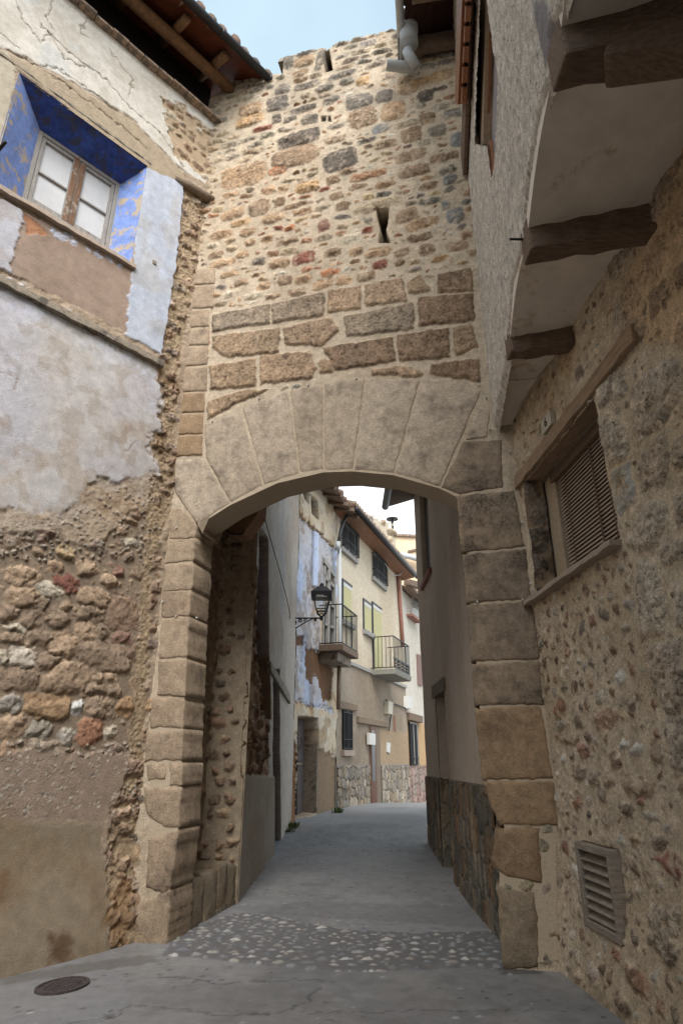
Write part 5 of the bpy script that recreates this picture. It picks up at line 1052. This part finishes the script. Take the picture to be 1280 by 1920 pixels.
# far white house, continuing the street
h5o=thing('white_house',H3.P(10,.3,0),'pale house beyond the cream one, mostly hidden by the grey corner, with small balcony rail','house')
h=HF(H3,7.45,14,.0,7.95,.05,lin(196,190,180),9); h.stain(.8,.45,.65,(.9,.88,.85),.7,2,4,None,.4); h.area([(7.4,0),(14,0),(14,3.1),(7.4,3.1)],lin(180,150,112),None,None,0,.02); h.H-=.05; h.build('wall',PLAST,h5o)
MB().pbox(H3,7.47,14,-.3,7.95,-3,-.1).build('wall_core',M_ledge,h5o)
d=dado(H3,7.4,12,.0,1.5,[lin(150,126,118),lin(140,116,108),lin(148,136,126)],'dado',h5o,33,1.3,(.2,.34),(.5,.9),.03,lin(90,80,74)); d.H-=.03; d.build('stone_dado',STONE,h5o)
grille(H3,7.75,8.95,1.52,3.0,h5o,8,.03,None); MB().pbox(H3,7.45,9.6,3.05,3.3,-.06,.12).build('lintel',M_beam,h5o)
MB().ppx(H3,[(764,1305),(773,1308),(773,1329),(764,1328)],-.02,.15).build('meter_box',M_white,h5o)
MB().ppx(H3,[(772,1110),(790,1120),(790,1160),(772,1150)],-.06,-.02).build('window',M_white,h5o)
wv=MB(); 
for i in range(7): a,z=H3.px(774+i*2.3,1140,.2); wv.tube([H3.P(a,z-.0,.2),H3.P(a,z+.42,.2)],.012,5)
a,z=H3.px(773,1152,.2); wv.bar(H3.P(a,z+.42,.2),H3.P(a+1.5,z+.42,.2),.02,.02); wv.build('window_rail',M_iron,h5o); MB().pbox(H3,a,a+1.5,z-.05,z+.03,-.05,.22).build('sill',M_brick,h5o)
MB().ppx(H3,[(768,1086),(790,1092),(790,1104),(768,1096)],-.05,.2).build('window_hood',M_beam,h5o)
MB().ppx(H3,[(782,1226),(792,1230),(792,1286),(784,1284)],-.06,-.0).build('shutter',mat('brown_shutter',lin(120,96,88),.7,0,(5,5,5),.1),h5o)
rf=MB(); slab(rf,H3,7.55,14,-1.5,8.5,.5,7.85,.1); rf.build('roof',M_tile2,h5o)

# grey house on the right, beyond the tower
h4o=thing('grey_house',H4.P(2.5,.1,0),'smooth dark grey rendered house past the arch on the right with tall brown stone dado','house')
h=HF(H4,-1.1,4.35,1.2,6.9,.02,lin(198,182,166),10); h.rough(.03,1.2); h.rough(.008,9); h.stain(2.5,.42,.7,(.86,.84,.8),.7,5,6,None,.25); h.line([(-.8,4.2),(0,4.6),(.9,4.4),(1.4,5.0)],.012,.006,lin(120,108,96),.5,.15); h.stain(.9,.4,.65,(.88,.86,.84),.7,2,4,None,.4)
DO=(1.75,2.72,0,2.78); 
h.hole([(DO[0],0),(DO[1],0),(DO[1],DO[3]),(DO[0],DO[3])])
WQ=(2.35,3.5,4.72,6.7); h.pit([(WQ[0],WQ[2]),(WQ[1],WQ[2]),(WQ[1],WQ[3]),(WQ[0],WQ[3])],.16,lin(110,104,98))
h.build('wall',SOFTP,h4o)
DP_=[lin(136,126,112),lin(122,116,106),lin(148,132,110),lin(114,108,100),lin(132,114,92),lin(120,112,96),lin(138,112,88)]
for a,b in ((-1.1,1.75),(2.72,4.38)):
    d=dado(H4,a,b,-.05,1.36,DP_,'dado',h4o,41,1.9,(.28,.5),(.3,.55),.014,lin(80,74,66),.035,.09); d.build('stone_dado',STONE,h4o); MB().pbox(H4,a,b,-.1,1.38,-.05,.012).build('dado_backing',M_ledge,h4o)
d=dado(Plane(*H4.P(DO[1]+.0,0,.02)[:2],1,0),.02,.5,-.0,1.36,DP_,'dado',h4o,44,1.6,(.28,.4),(.4,.8),.016,lin(90,84,74),.02,.06); d.build('stone_dado',STONE,h4o)
cr_=MB(); cr_.pbox(H4,-1.1,DO[0],-.2,6.85,-3,-.17); cr_.pbox(H4,DO[1],4.35,-.2,6.85,-3,-.17); cr_.pbox(H4,DO[0],DO[1],DO[3],6.85,-3,-.17); cr_.pbox(H4,DO[0],DO[1],-.2,DO[3],-3,-.5)
cr_.pbox(H4,DO[0]-.1,DO[0],-.2,DO[3]+.02,-.17,-.01); cr_.pbox(H4,DO[1],DO[1]+.1,-.2,DO[3]+.02,-.17,-.01); cr_.pbox(H4,4.2,4.36,-.2,6.85,-.3,-.005)
cr_.build('wall_core',mat('grey_render',lin(198,182,166),.9,.15,(8,8,8),.1),h4o)
MB().pbox(H4,DO[0]-.12,DO[1]+.2,2.60,2.80,-.16,.03).build('door_lintel',M_beamg,h4o,bev=.01)
MB().pbox(H4,DO[0]+.03,DO[1]-.03,.1,2.6,-.5,-.42).build('door',M_door,h4o)
MB().pbox(H4,WQ[0]-.05,WQ[1]+.05,WQ[2]-.10,WQ[2],-.1,.06).build('window_sill',M_brick,h4o,bev=.008)
MB().pbox(H4,WQ[0]+.04,WQ[1]-.04,WQ[2],WQ[3],-.15,-.10).build('window',M_glassd,h4o)
rf=MB(); slab(rf,H4,-.4,4.45,-1.6,7.4,.55,6.72,.08); rq=rf.build('roof',M_beam,h4o)
MB().tube([H4.P(-.4,6.66,.62),H4.P(4.3,6.66,.62)],.075,12).build('gutter',M_gut,rq,smooth=True)
# ruin and ochre house on the skyline
ru=thing('ruined_wall',(4.2,30,0),'crumbling rubble wall rising on the skyline behind the cream house roof','ruin')
RU=Plane(2.0,29,1,.9)
h=HF(RU,-4,6,8,20,.08,lin(176,166,148),15); tp=RU.pts([(600,925),(672,950),(700,962),(720,970),(740,985),(743,1005),(745,1080)]); 
rx=np.array([p[0] for p in tp]); rz_=np.array([p[1] for p in tp]); h.keep&=(h.Z<np.interp(h.S,rx,rz_)+h.w1*1.2)&(h.S<rx[-1]); h.fill([(-4,8),(6,8),(6,20),(-4,20)],(.2,.4),(.8,2),.06,P_tow,(.05,.12),(.3,.9),.95); h.build('wall',STONE,ru)
bq=[(a,z-.35) for a,z in tp if a>-4]; MB().prism(RU,[(bq[0][0],0)]+bq[:-1]+[(bq[-2][0],0)],-1.2,-.1).build('wall_core',M_ledge,ru)
oc=thing('ochre_house',(8,36,0),'ochre gable end with tiled verge in the distance past the ruined wall','house')
OC=Plane(4.6,34,1,-.1); MB().ppx(OC,[(735,1003),(800,1006),(800,1430),(735,1430)],-4,0).build('wall',mat('ochre_render',lin(214,190,160),.9,.1,(3,3,3),.1),oc)
MB().ppx(OC,[(735,1000),(800,1003),(800,1007),(735,1004)],-4.1,.15).build('roof',M_tile2,oc); MB().ppx(OC,[(764,1032),(800,1024),(800,1028),(764,1036)],-.1,.1).build('rafter',M_beam,oc)
MB().tube([OC.P(*OC.px(x,y,.4),.4) for x,y in ((748,1040),(770,1044),(800,1054))],.16,10).build('flue_pipe',M_pipe,oc,smooth=True)
cw=thing('chimney_cowl',RU.P(*RU.px(735,985,-.5),-.5),'small metal chimney cowl on the skyline above the ruined wall','chimney')
pA=Vector(RU.P(*RU.px(735,974,-.5),-.5)); MB().tube([pA+Vector((0,0,-1)),pA+Vector((0,0,-.02))],.07,8).build('flue',M_gut,cw); MB().tube([pA,pA+Vector((0,0,.05)),pA+Vector((0,0,.12))],[.32,.3,.08],12).build('cap',M_gut,cw)

# weed at wall foot
wd_=MB(); rg=random.Random(4)
for (x,y,n) in ((632,1524,70),(548,1552,60),(541,1560,30)):
    p=GP.px(x,y)
    for i in range(n):
        a=rg.uniform(0,6.3); r_=rg.uniform(0,.12); b=Vector((p[0]+r_*math.cos(a),p[1]+r_*math.sin(a),float(gz(*p)))); d=Vector((math.cos(a)*rg.uniform(.02,.08),math.sin(a)*rg.uniform(.02,.08),rg.uniform(.04,.14))); w_=Vector((-math.sin(a),math.cos(a),0))*.012
        wd_.add([b-w_,b+w_,b+d*.6+w_*1.3,b+d,b+d*.6-w_*1.3],[(0,1,2,3,4)])
tag(wd_.build('weeds',M_leaf),'small green weeds along the foot of the blue house',None,None,'stuff')
